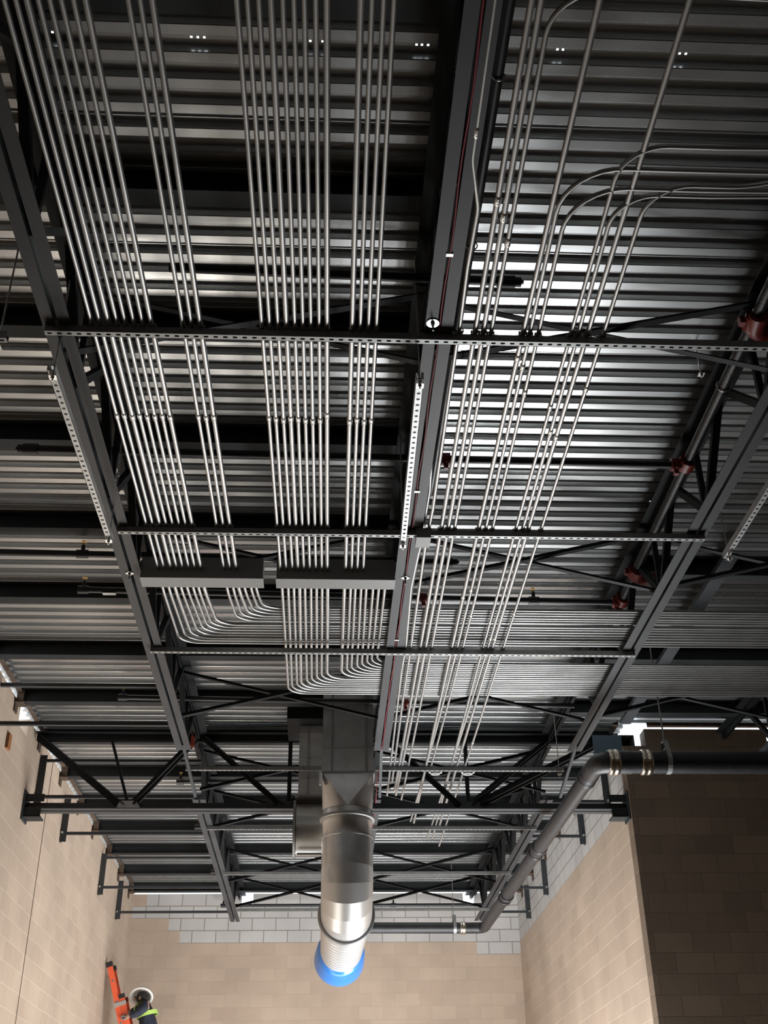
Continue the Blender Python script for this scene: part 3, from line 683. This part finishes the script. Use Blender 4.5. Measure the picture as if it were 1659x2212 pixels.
# red cable in the centre chord slot
pts = []
for i in range(60):
    y = 2.0+i*0.175; pts.append((JX[1]+0.004*math.sin(i*1.3)+0.003, y, ZC+0.004+0.004*math.sin(i*0.9)))
pts += [(0.575, 12.6, 3.86), (0.56, 13.1, 3.74), (0.53, 13.9, 3.72), (0.49, 14.8, 3.80)]
b = MB(); b.tube(pts, 0.0055, 6)
t = thing('red_cable', pts[0], 'thin dark red cable laid along the slot of the centre joist chord', 'cable'); b.build('jacket', M['wire'], t)
b = MB()
for y in (4.0, 6.15, 8.42): b.box((0.555, y, ZC-0.006), (0.59, y+0.02, ZC-0.001))
b.build('cable_clip', M['fit'], t)

# ================================================================== SPRINKLER PIPES
PZ = 4.42
def head(t, x, y, z, r):
    b = MB(); b.cyl((x, y, z+r*0.6), (x, y, z+r+0.05), 0.016, 10); b.cyl((x-0.045, y, z), (x+0.045, y, z), r+0.008, 12); te = b.build('tee', M['black'], t)
    b = MB(); b.cyl((x, y, z+r+0.05), (x, y, z+r+0.075), 0.008, 8); b.cyl((x, y, z+r+0.085), (x, y, z+r+0.088), 0.022, 10, False)
    b.tube([(x-0.012, y, z+r+0.07), (x-0.014, y, z+r+0.08), (x, y, z+r+0.087), (x+0.014, y, z+r+0.08), (x+0.012, y, z+r+0.07)], 0.002, 5)
    b.build('sprinkler_head', M['brass'], te)
def branch(xa, ya, xb, yb, label, capA=False, capB=False, reds=(), heads=(), r=0.027, z=PZ):
    t = thing('sprinkler_branch_pipe', (xa, ya, z), label, 'sprinkler pipe', 'black sprinkler branch pipes')
    b = MB(); b.cyl((xa, ya, z), (xb, yb, z), r, 14); b.build('pipe', M['black'], t)
    for f, x, y, q in ((capA, xa, ya, -1), (capB, xb, yb, 1)):
        if f:
            b = MB(); b.cyl((x-q*0.10, y, z), (x+q*0.0, y, z), r+0.010, 12); b.cyl((x, y, z), (x+q*0.035, y, z), r+0.002, 12); b.cyl((x+q*0.035, y, z), (x+q*0.05, y, z), r*0.5, 6, False); b.build('end_cap', M['black'], t)
    for x in reds:
        y = ya+(yb-ya)*(x-xa)/(xb-xa); b = MB(); b.cyl((x-0.03, y, z), (x+0.03, y, z), r+0.020, 12); b.box((x-0.015, y-0.016, z-r-0.055), (x+0.015, y+0.016, z-r))
        b.cyl((x, y-0.05, z-r-0.02), (x, y+0.05, z-r-0.02), 0.008, 6)
        tag(b.build('grooved_coupling', M['red'], t), 'red grooved coupling')
    for x in heads: head(t, x, ya+(yb-ya)*(x-xa)/(xb-xa), z, r)
    return t
branch(-0.9, 4.64, 1.03, 4.69, 'black sprinkler pipe high up, ending in a stepped plug right of the centre joist', capB=True)
branch(-2.09, 6.43, 2.50, 6.50, 'black sprinkler pipe crossing mid-photo with a red coupling at each end', capA=True, reds=(0.81, 2.44))
branch(XL, 7.86, 1.01, 7.95, 'black sprinkler pipe above the pull boxes, capped right of the centre joist', capB=True, heads=(-1.95,))
branch(-2.07, 8.50, 2.56, 8.64, 'black sprinkler pipe below the pull boxes with a red coupling at each end', reds=(0.82, 2.5), heads=(-2.05, 1.78))
branch(-2.09, 10.86, 2.60, 11.02, 'black sprinkler pipe above the big duct with one red coupling', reds=(0.82,), heads=(-2.07,))
branch(-1.78, 13.55, 3.1, 13.45, 'black sprinkler pipe just beyond the girder truss', heads=(-1.77,))
branch(-1.74, 15.5, 0.4, 15.5, 'black sprinkler pipe stub poking out left of the far joist, nearest one beyond the girder', heads=(-1.73,))
branch(-1.72, 17.95, 0.4, 17.95, 'black sprinkler pipe stub poking out left of the far joist, middle one', heads=(-1.71,))
branch(-1.72, 20.0, 2.8, 20.0, 'black sprinkler pipe running along the far block wall', heads=(-1.71, 1.2), z=4.36)
tg = MB(); p = atZ(235, 1283, PZ-0.03); tg.box((p[0]-0.05, 8.49, PZ-0.034), (p[0]+0.06, 8.53, PZ-0.028))
tag(tg.build('pipe_label', M['label']), 'small pale sticker on the black pipe left of the left joist', 'label')
# main along the right joist
t = thing('sprinkler_main_pipe', (2.5, 2.0, PZ), 'sprinkler main running along the right joist with large red grooved fittings', 'sprinkler pipe')
b = MB(); b.cyl((2.47, 2.0, PZ+0.02), (2.56, 8.64, PZ+0.02), 0.036, 14); b.build('pipe', M['iron'], t)
for y, big_ in ((5.0, 1), (6.50, 0), (8.12, 1), (8.62, 0)):
    x = 2.47+(y-2)*0.0136; b = MB(); b.cyl((x, y-0.05, PZ+0.02), (x, y+0.05, PZ+0.02), 0.062, 14); b.box((x-0.09, y-0.02, PZ-0.005), (x+0.09, y+0.02, PZ+0.045))
    if big_: b.tube(fillet([(x, y-0.08, PZ), (x+0.02, y+0.09, PZ), (x+0.22, y+0.06, PZ)], 0.08, 5), 0.055, 12)
    tag(b.build('grooved_coupling', M['red'], t), 'red grooved fitting')
b = MB(); b.tube([(2.52+0.045*math.cos(a), 5.62, PZ+0.02+0.045*math.sin(a)) for a in np.linspace(0, 2*PI, 14)], 0.005, 5); b.build('clamp_band', M['fit'], t)
# black pipe strapped on the centre joist
t = thing('black_riser_pipe', (0.655, 1.0, 4.12), 'black pipe strapped along the right flank of the centre joist, top half of the photo', 'pipe')
b = MB(); b.cyl((0.70, 0.5, 4.10), (0.69, 6.45, 4.12), 0.026, 14); b.build('pipe', M['black'], t)
for y in (4.1, 4.75, 3.1):
    b = MB(); b.tube([(0.70+0.029*math.cos(a), y, 4.105+0.029*math.sin(a)) for a in np.linspace(0, 2*PI, 14)], 0.004, 5); b.build('pipe_strap', M['fit'], t)

# ================================================================== DRAIN PIPE
DZ = 3.42
t = thing('drain_pipe', (2.5, 9.9, DZ), 'large black cast-iron drain pipe from the right edge, elbowed and running to the far wall', 'drain pipe')
def ring(t, c, ax, r, lg, m, name, n=20):
    c = np.array(c, float); ax = nrm(ax); b = MB()
    b.tube([c-ax*lg/2, c-ax*lg*0.40, c-ax*lg*0.36, c-ax*lg*0.12, c, c+ax*lg*0.12, c+ax*lg*0.36, c+ax*lg*0.40, c+ax*lg/2],
           [r+0.002, r+0.009, r+0.010, r+0.010, r+0.005, r+0.010, r+0.010, r+0.009, r+0.002], n)
    return b.build(name, m, t)
yA = 9.9; XE = 2.50
b = MB(); b.cyl((XE+0.13, yA, DZ), (8.9, yA, DZ), 0.103, 24); b.build('near_pipe', M['iron'], t)
b = MB(); el = fillet([(XE+0.30, yA, DZ), (XE, yA, DZ), (XE+0.0, yA+0.62, DZ+0.01)], 0.13, 10)
rr = [0.108-0.024*i/(len(el)-1) for i in range(len(el))]; b.tube(el, rr, 22); b.build('elbow', M['iron'], t)
for x in (XE+0.14, XE+0.44): tag(ring(t, (x, yA, DZ), (1, 0, 0), 0.108, 0.10, M['band'], 'band_coupling'), 'bright banded coupling')
for y in (yA+0.38, yA+0.50): ring(t, (XE, y, DZ+0.01), (0, 1, 0), 0.083, 0.07, M['iron'], 'hub_coupling')
YE = 17.4
b = MB(); b.cyl((XE, yA+0.5, DZ+0.01), (XE-0.11, YE-0.2, DZ+0.04), 0.078, 20); b.build('long_pipe', M['iron'], t)
for y in (12.9, 13.15, 15.25, 15.45): ring(t, (XE-0.11*(y-10.4)/7.0, y, DZ+0.025), (0, 1, 0), 0.083, 0.10, M['iron'], 'hub_coupling')
b = MB(); b.tube(fillet([(XE-0.11, YE-0.25, DZ+0.04), (XE-0.11, YE, DZ+0.04), (XE-0.4, YE, DZ+0.04), (0.2, YE, DZ+0.05)], 0.16, 8), 0.079, 18); b.build('far_pipe', M['iron'], t)
ring(t, (XE-0.43, YE, DZ+0.04), (1, 0, 0), 0.080, 0.08, M['band'], 'band_coupling')
def clevis(x, y, z, r, zr, label):
    t = thing('clevis_hanger', (x, y, z), label, 'pipe hanger', 'clevis hangers on the drain pipe')
    b = MB(); n = 12; w = 0.022
    a = [(y+(r+0.003)*math.cos(q), z+(r+0.003)*math.sin(q)) for q in np.linspace(-PI, 0, n)]
    pr = [(y-0.030, z+r+0.10), (y-r-0.003, z+0.02)]+a+[(y+r+0.003, z+0.02), (y+0.030, z+r+0.10)]
    m = len(pr); vs = [(x-w, p, q) for p, q in pr]+[(x+w, p, q) for p, q in pr]+[(x-w, p+(p-y)*0.03, z+(q-z)*1.03) for p, q in pr]+[(x+w, p+(p-y)*0.03, z+(q-z)*1.03) for p, q in pr]
    b.add(vs, [(i, i+1, m+i+1, m+i) for i in range(m-1)]+[(2*m+i, 3*m+i, 3*m+i+1, 2*m+i+1) for i in range(m-1)]); b.box((x-w, y-0.034, z+r+0.09), (x+w, y+0.034, z+r+0.105)); b.build('clevis', M['strut'], t)
    b = MB(); b.cyl((x, y-0.06, z+r+0.03), (x, y+0.06, z+r+0.03), 0.008, 8); b.build('cross_bolt', M['fit'], t)
    b = MB(); b.tube([(x, y, z+r+0.06), (x, y, zr)], 0.008, 8); b.build('rod', M['strut'], t)
xh = atY(1442, 1650, yA)[0]
clevis(xh, yA, DZ, 0.103, 4.66, 'clevis hanger and rod holding the near black drain pipe at right')
clevis(1.95, YE, DZ+0.04, 0.079, 3.62, 'small clevis hanger holding the drain pipe in front of the far wall')

# ================================================================== DUCTS
DX0, DX1, DY0, DY1 = -0.03, 0.485, 11.0, 11.5
DCX, DCY, DR = (DX0+DX1)/2, 11.26, 0.255
def loft(b, A, B, smooth=False):
    n = len(A); b.add(list(A)+list(B), [(i, (i+1) % n, n+(i+1) % n, n+i) for i in range(n)], smooth)
t = thing('supply_duct', (DCX, DCY, 3.0), 'large galvanized duct dropping in the centre and turning away, end wrapped in blue', 'duct')
b = MB(); b.box((DX0, DY0, 3.70), (DX1, DY1, 4.62)); b.build('rectangular_section', M['duct'], t)
b = MB(); b.box((DX0+0.085, DY0-0.006, 3.70), (DX0+0.105, DY0-0.001, 4.60)); b.box((DX1-0.085, DY0-0.006, 3.70), (DX1-0.060, DY0-0.001, 4.60)); b.build('vertical_cleat', M['seal'], t)
b = MB(); b.box((DX0-0.003, DY0-0.008, 3.945), (DX1+0.003, DY0-0.001, 3.952)); b.build('drive_cleat', M['fit'], t)
b = MB(); b.box((DX0-0.012, DY0-0.015, 3.680), (DX1+0.012, DY1+0.012, 3.699)); b.build('square_flange', M['ductd'], t)
for x in (DX0-0.02, DX1+0.02):
    b = MB(); b.box((x-0.012, DY0-0.02, 3.56), (x+0.012, DY0+0.03, 3.70)); b.build('flange_clip', M['fit'], t)
# square to round transition
b = MB(); NQ = 12
for k in range(4):
    a0 = k*PI/2; sx_, sy_ = [(1, 1), (-1, 1), (-1, -1), (1, -1)][k]; nx_, ny_ = [(1, -1), (1, 1), (-1, 1), (-1, -1)][k]
    Cn = (DCX+sx_*0.257, DCY+sy_*0.257, 3.68); Cp = (DCX+nx_*0.257, DCY+ny_*0.257, 3.68)
    arc = [(DCX+DR*math.cos(a0+PI/2*i/NQ), DCY+DR*math.sin(a0+PI/2*i/NQ), 3.36) for i in range(NQ+1)]
    b.add([Cn]+arc, [(0, i+1, i+2) for i in range(NQ)], True); b.add([Cp, Cn, arc[0]], [(0, 1, 2)])
b.build('square_to_round_transition', M['ductm'], t)
b = MB(); b.box((DX0+0.10, DY0-0.004+0.02, 3.56), (DX0+0.19, DY0+0.024, 3.62)); b.build('duct_label', M['seal'], t)
def ringz(z, r, h): 
    b = MB(); b.tube([(DCX, DCY, z-h/2), (DCX, DCY, z-h/2+0.004), (DCX, DCY, z+h/2-0.004), (DCX, DCY, z+h/2)], [r-0.012, r, r, r-0.012], 48); return b
b = MB(); b.tube([(DCX, DCY, 3.36), (DCX, DCY, 3.30)], DR-0.004, 48); b.build('collar', M['ductm'], t)
ringz(3.285, DR+0.022, 0.035).build('round_flange', M['ductd'], t)
b = MB(); b.tube([(DCX, DCY, 3.27), (DCX, DCY, 3.235), (DCX, DCY, 3.23), (DCX, DCY, 3.09)], [DR, DR, DR-0.006, DR-0.006], 48); b.build('round_drop', M['ductm'], t)
ringz(3.085, DR+0.003, 0.012).build('drop_seam', M['fit'], t)
b = MB(); b.tube([(DCX, DCY, 3.08), (DCX, DCY, 2.80)], DR, 48); b.build('round_drop', M['ductm'], t)
HZ = 2.44; RB_ = 0.36
# gored elbow: bottom of drop to horizontal, heading away
gores = []
for k in range(5):
    a0, a1 = PI/2*k/5, PI/2*(k+1)/5
    P = []
    for a in (a0, a1):
        P.append((np.array([DCX, DCY+RB_*(1-math.cos(a)), HZ+RB_-RB_*math.sin(a)]), np.array([0, math.sin(a), -math.cos(a)])))
    gores.append(P)
for k, ((c0, d0), (c1, d1)) in enumerate(gores):
    b = MB(); A = []; B = []
    for i in range(48):
        th = 2*PI*i/48
        for (c, d, out) in ((c0, d0, A), (c1, d1, B)):
            nx = np.array([1.0, 0, 0]); ny = np.cross(d, nx); out.append(c+(nx*math.cos(th)+ny*math.sin(th))*DR)
    loft(b, A, B, True); b.build('elbow_gore', M['spiral'] if k > 0 else M['duct'], t)
ye0 = DCY+RB_
b = MB(); b.tube([(DCX, ye0-0.01, HZ), (DCX, ye0-0.004, HZ), (DCX, ye0+0.04, HZ), (DCX, ye0+0.046, HZ)], [DR+0.004, DR+0.030, DR+0.030, DR+0.004], 48); b.build('round_flange', M['ductd'], t)
pts = []; rs = []; y = ye0+0.046; yend = 13.45; DE = -0.02; NR = 12
for k in range(NR+1):
    f = k/NR; yy = y+(yend-y)*f; x = DCX+DE*f; rr = DR-0.018*f
    pts += [(x, yy-0.008, HZ), (x, yy, HZ), (x, yy+0.008, HZ)]; rs += [rr, rr-0.012, rr]
b = MB(); b.tube(pts, rs, 48); b.build('spiral_duct', M['spiral'], t)
b = MB(); pts = []; rs = []
for f, dr in ((0.06, -0.016), (0.10, 0.0), (0.16, 0.018), (0.24, 0.010), (0.36, 0.034), (0.44, 0.026), (0.56, 0.036), (0.66, 0.026), (0.72, 0.005), (0.78, -0.08), (0.79, -0.22)):
    pts.append((DCX+DE-0.03*f, yend-0.08+f, HZ-0.035*f)); rs.append(DR+dr-0.006*math.sin(f*40))
b.tube(pts, rs, 40); 
tag(b.build('blue_end_wrap', M['blue'], t), 'blue plastic wrap over the duct end')
# second duct behind it
t = thing('branch_duct', (0.0, 11.9, 3.2), 'second galvanized duct behind and left of the large centre duct', 'duct')
X0 = -0.285
b = MB(); b.box((X0, 11.72, 3.68), (0.42, 12.16, 4.45)); b.build('rectangular_section', M['duct'], t)
b = MB(); b.box((X0+0.09, 11.714, 3.68), (X0+0.115, 11.719, 4.44)); b.build('vertical_cleat', M['seal'], t)
b = MB()
for z in (3.86, 4.08, 4.36): b.box((X0-0.002, 11.714, z), (0.4, 11.719, z+0.006))
b.build('drive_cleat', M['fit'], t)
b = MB(); b.box((X0-0.03, 11.70, 3.665), (0.42, 12.18, 3.68)); b.build('square_flange', M['ductd'], t)
CYY, CZZ, CR = 11.95, 3.385, 0.285
b = MB(); b.cyl((X0-0.015, CYY, CZZ), (0.5, CYY, CZZ), CR-0.01, 44); b.build('round_section', M['fit'], t)
b = MB(); b.cyl((X0-0.045, CYY, CZZ), (X0-0.02, CYY, CZZ), CR+0.012, 44); b.build('end_flange', M['ductd'], t)
b = MB(); b.box((X0-0.0, 11.80, 3.08), (0.4, 11.83, 3.10)); b.build('bottom_seam', M['ductd'], t)
# plenum up under the deck feeding both
t = thing('duct_plenum', (0.1, 11.6, 4.5), 'dark rectangular plenum under the deck above the two ducts', 'duct')
b = MB(); b.box((-0.42, 11.52, 4.455), (0.48, 12.2, 4.66)); b.build('plenum_box', M['dark'], t)

# ================================================================== TAGS
b = MB(); p = atZ(416, 1608, 3.97); b.box((p[0]-0.02, p[1]-0.02, 3.94), (p[0]+0.02, p[1]-0.014, 4.05)); b.tube([(p[0], p[1]-0.016, 4.06), (p[0]-0.03, p[1], 4.10)], 0.003, 5)
tag(b.build('plastic_tag', M['tagor']), 'small orange tag hanging at the end of the left joist chord', 'tag')
b = MB(); p = atX(22, 1600, XL+0.03); b.box((XL+0.004, p[1]-0.05, p[2]-0.09), (XL+0.03, p[1]+0.05, p[2]+0.07))
tag(b.build('wood_shim', mat('orange_brown_shim', (0.26, 0.10, 0.035), 0.7)), 'small rusty-orange shim block on the left wall below the daylight hole', 'block')

# ================================================================== LADDER
LY0, LY1 = 18.25, 18.62
top = np.array([XL+0.05, 0, 3.16]); foot = np.array([XL+0.05+1.55, 0, ZFLOOR])
dr = nrm(foot-top); perp = np.array([dr[2], 0, -dr[0]]); perp = perp if perp[0] > 0 else -perp
def along(s, off=0.0, y=0.0): q = top+dr*s+perp*off; return np.array([q[0], y, q[2]])
Ltot = np.linalg.norm(foot-top)
t = thing('extension_ladder', (foot[0], (LY0+LY1)/2, ZFLOOR), 'orange fibreglass extension ladder leaning on the left wall beside the worker', 'ladder')
def rail(s0, s1, off, y, q):
    b = MB(); h = 0.04
    p0, p1 = along(s0, off, y), along(s1, off, y)
    prof = [(-h, 0), (h, 0), (h, q*0.03), (h-0.006, q*0.03), (h-0.006, q*0.005), (-h+0.006, q*0.005), (-h+0.006, q*0.03), (-h, q*0.03)]
    b.prism(prof, p0, p1, perp, (0, 1, 0)); return b
for y, q in ((LY0, 1), (LY1, -1)):
    fr = tag(rail(0.06, 3.6, 0, y, q).build('fly_rail', M['orange'], t), 'orange rail')
    br_ = tag(rail(0.50, Ltot, 0.084, y, q).build('base_rail', M['orange'], t), 'orange rail')
    b = MB(); p0, p1 = along(0.0, 0, y), along(0.07, 0, y); b.bar(p0, p1, 0.05, 0.095, up=perp); b.build('rail_cap', M['rubber'], fr)
    b = MB(); p0, p1 = along(0.50, 0.084, y), along(0.56, 0.084, y); b.bar(p0, p1, 0.035, 0.09, up=perp); b.build('rail_cap', M['rubber'], br_)
b = MB(); p0, p1 = along(0.60, 0.04, LY0-0.004), along(0.66, 0.04, LY0-0.004); b.bar(p0, p1, 0.012, 0.18, up=perp); b.build('guide_bracket', M['alu'], t)
for s0, s1, off in ((0.28, 3.5, 0), (0.80, Ltot-0.1, 0.084)):
    s = s0
    while s < s1:
        b = MB(); p = along(s, off, LY0); q = along(s, off, LY1); b.cyl(p-np.array([0, 0.004, 0]), q+np.array([0, 0.004, 0]), 0.017, 10); b.build('rung', M['alu'], t); 
        b = MB(); b.cyl(p-np.array([0, 0.006, 0]), p-np.array([0, 0.002, 0]), 0.010, 8, False); b.build('rung_end', M['rubber'], t)
        s += 0.305

# ================================================================== WORKER
# figure on the ladder, seen from behind, right side of the ladder, reaching left to the rails
WY = 18.42
def skin_mesh(name, joints, edges, radii, m, parent, sub=2):
    me = bpy.data.meshes.new(name); me.from_pydata([tuple(map(float, j)) for j in joints], edges, []); me.update()
    o = bpy.data.objects.new(name, me); COL.objects.link(o)
    if parent is not None:
        o.parent = parent; o.matrix_parent_inverse = parent.matrix_world.inverted()
    md = o.modifiers.new('skin', 'SKIN'); md.use_smooth_shade = True
    lay = me.skin_vertices[0].data if me.skin_vertices else None
    if lay is None:
        bpy.context.view_layer.objects.active = o; lay = me.skin_vertices[0].data
    for i, r in enumerate(radii):
        lay[i].radius = (r, r) if not isinstance(r, tuple) else r
    lay[0].use_root = True
    sb = o.modifiers.new('sub', 'SUBSURF'); sb.levels = sub; sb.render_levels = sub
    me.materials.append(m); return o
def wp(x, y, dy=0.0): q = atY(x, y, WY+dy); return (q[0], q[1], q[2])
hd = wp(304, 2157); hx, hz = hd[0], hd[2]
nk = wp(311, 2170); sx, sz = nk[0], nk[2]
pv = wp(327, 2262); px_, pz_ = pv[0], pv[2]
t = thing('person', (px_, WY, pz_), 'person in navy hi-vis workwear and white hard hat standing on the orange ladder', 'person')
hl = wp(268, 2199, -0.19); hr = wp(270, 2186, 0.14)
J = [pv, wp(322, 2222), wp(315, 2186), wp(311, 2171), wp(306, 2162), wp(304, 2156, 0.02), wp(303, 2150, 0.03),
     wp(315, 2172, -0.15), wp(296, 2190, -0.24), wp(279, 2194, -0.22), hl,
     wp(311, 2172, 0.16), wp(292, 2184, 0.22), wp(280, 2187, 0.18), hr,
     wp(327, 2268, -0.10), wp(306, 2318, -0.13), wp(318, 2372, -0.11), wp(300, 2380, -0.11),
     wp(325, 2268, 0.10), wp(298, 2306, 0.13), wp(310, 2352, 0.11), wp(292, 2360, 0.11)]
E = [(0, 1), (1, 2), (2, 3), (3, 4), (4, 5), (5, 6), (2, 7), (7, 8), (8, 9), (9, 10), (2, 11), (11, 12), (12, 13), (13, 14), (0, 15), (15, 16), (16, 17), (17, 18), (0, 19), (19, 20), (20, 21), (21, 22)]
Rd = [.15, .145, .13, .055, .06, .085, .06, .06, .05, .036, .030, .06, .05, .036, .030, .10, .075, .05, .045, .10, .075, .05, .045]
skin_mesh('body', J, E, [r*0.92 for r in Rd], M['skin'], t)
# clothing: same skeleton, slightly larger, without head and hands
JJ = J[:]; idx = [0, 1, 2, 3, 7, 8, 9, 11, 12, 13, 15, 16, 17, 19, 20, 21]; mp = {a: i for i, a in enumerate(idx)}
rc = {0: .165, 1: .16, 2: .14, 3: .065, 7: .082, 8: .060, 9: .046, 11: .082, 12: .060, 13: .046, 15: .125, 16: .095, 17: .07, 19: .125, 20: .095, 21: .07}
cov = skin_mesh('coveralls', [JJ[i] for i in idx], [(mp[a], mp[b_]) for a, b_ in E if a in mp and b_ in mp], [rc[i] for i in idx], M['navy'], t)
# reflective bands
def bandring(c, rx, ry, d, h, name='reflective_band'):
    c = np.array(c, float); d = nrm(d); a = nrm(np.cross(d, (0, 1, 0))); e = np.cross(d, a); b = MB(); A = []; B = []
    for i in range(28):
        th = 2*PI*i/28; o = a*rx*math.cos(th)+e*ry*math.sin(th); A.append(c+o-d*h/2); B.append(c+o+d*h/2)
    loft(b, A, B, True); Ai = [c+(p-c)*0.94 for p in A]; Bi = [c+(p-c)*0.94 for p in B]; loft(b, Bi, Ai, True); loft(b, Ai, A); loft(b, B, Bi); return b.build(name, M['hiviz'], cov)
tor = np.array(wp(318, 2192)); bandring(tor, 0.158, 0.172, np.array(nk)-np.array(pv), 0.06)
for q in (-1, 1):
    b = MB(); P = []
    for a in np.linspace(-0.1*PI, 0.98*PI, 12):
        P.append(np.array([sx-0.005+0.125*math.cos(a), WY+q*0.105, sz-0.10+0.130*math.sin(a)]))
    vs = [p+np.array([0, -0.025, 0]) for p in P]+[p+np.array([0, 0.025, 0]) for p in P]; m = len(P)
    vs += [v+np.array([(sx-v[0])*0.06, 0, (sz-0.13-v[2])*0.06]) for v in vs]
    b.add(vs, [(i, i+1, m+i+1, m+i) for i in range(m-1)]+[(2*m+i, 3*m+i, 3*m+i+1, 2*m+i+1) for i in range(m-1)], True); b.build('shoulder_band', M['hiviz'], cov)
b = MB(); p0, p1 = np.array(J[7]), np.array(J[8]); c = p0+(p1-p0)*0.45
# hands with fingers curled on the rung
def hand(p, q):
    b = MB(); p = np.array(p)
    b.sphere(p+np.array([0.03, 0, 0.0]), 0.045, 10, 8, (1.0, 0.85, 0.45))
    for k in range(4):
        y = -0.030+0.020*k; l = (0.9, 1.0, 0.96, 0.8)[k]
        c = p+np.array([0.0, y, 0.005]); b.tube([c+np.array([0.02, 0, 0.012]), c+np.array([-0.022*l, 0, 0.020]), c+np.array([-0.042*l, 0, 0.0]), c+np.array([-0.030*l, 0, -0.024]), c+np.array([-0.012, 0, -0.028])], [0.0095, 0.0095, 0.009, 0.0085, 0.007], 8)
    b.tube([p+np.array([0.04, -q*0.025, -0.01]), p+np.array([0.015, -q*0.045, -0.02]), p+np.array([-0.01, -q*0.035, -0.028])], [0.012, 0.011, 0.009], 8)
    tag(b.build('gloved_hand', M['glove'], t), 'grey gloved hand')
hand(J[10], 1); hand(J[14], -1)
# face
b = MB(); fx = hx-0.085
b.sphere((fx-0.005, WY, hz-0.01), 0.016, 8, 6, (1.2, 0.7, 1.4))
for q in (-1, 1): b.sphere((hx+0.0, WY+q*0.085, hz-0.005), 0.028, 8, 6, (0.6, 0.35, 1.0))
b.build('nose_and_ears', M['skin'], t)
b = MB()
for q in (-1, 1): b.sphere((fx+0.004, WY+q*0.032, hz+0.022), 0.010, 8, 6)
b.box((fx-0.004, WY-0.024, hz-0.052), (fx+0.004, WY+0.024, hz-0.046)); b.build('eyes_and_mouth', M['hair'], t)
b = MB(); b.sphere((hx+0.022, WY, hz+0.01), 0.098, 14, 10, (0.95, 0.95, 1.0)); b.build('hair', M['hair'], t)
# hard hat: dome, full brim, inner suspension; tilted forward (towards the ladder)
hat = MB(); R1 = 0.135; vs = []; fs = []; NU, NV = 28, 8
hat_c = np.array([hx+0.0, WY+0.035, hz+0.03]); tl = 0.75
def rotp(p): x, y, z = p; return hat_c+np.array([x, y*math.cos(tl)+z*math.sin(tl), -y*math.sin(tl)+z*math.cos(tl)])
prof = [(0.168, -0.006), (0.172, 0.0), (0.135, 0.012), (0.132, 0.05), (0.115, 0.095), (0.08, 0.128), (0.035, 0.142), (0.002, 0.144)]
for rr_, z in prof: vs += [rotp((rr_*math.cos(2*PI*i/NU)*1.06, rr_*math.sin(2*PI*i/NU), z)) for i in range(NU)]
for rr_, z in [(0.160, -0.010), (0.126, 0.004), (0.122, 0.05), (0.10, 0.09), (0.03, 0.13)]: vs += [rotp((rr_*math.cos(2*PI*i/NU)*1.06, rr_*math.sin(2*PI*i/NU), z)) for i in range(NU)]
K = len(prof)
for j in range(K-1): fs += [(j*NU+i, j*NU+(i+1) % NU, (j+1)*NU+(i+1) % NU, (j+1)*NU+i) for i in range(NU)]
for j in range(K, K+4): fs += [(j*NU+(i+1) % NU, j*NU+i, (j+1)*NU+i, (j+1)*NU+(i+1) % NU) for i in range(NU)]
fs += [((i+1) % NU, i, K*NU+i, K*NU+(i+1) % NU) for i in range(NU)]
hat.add(vs, fs, True); tag(hat.build('hard_hat', M['helmet'], t), 'white hard hat')
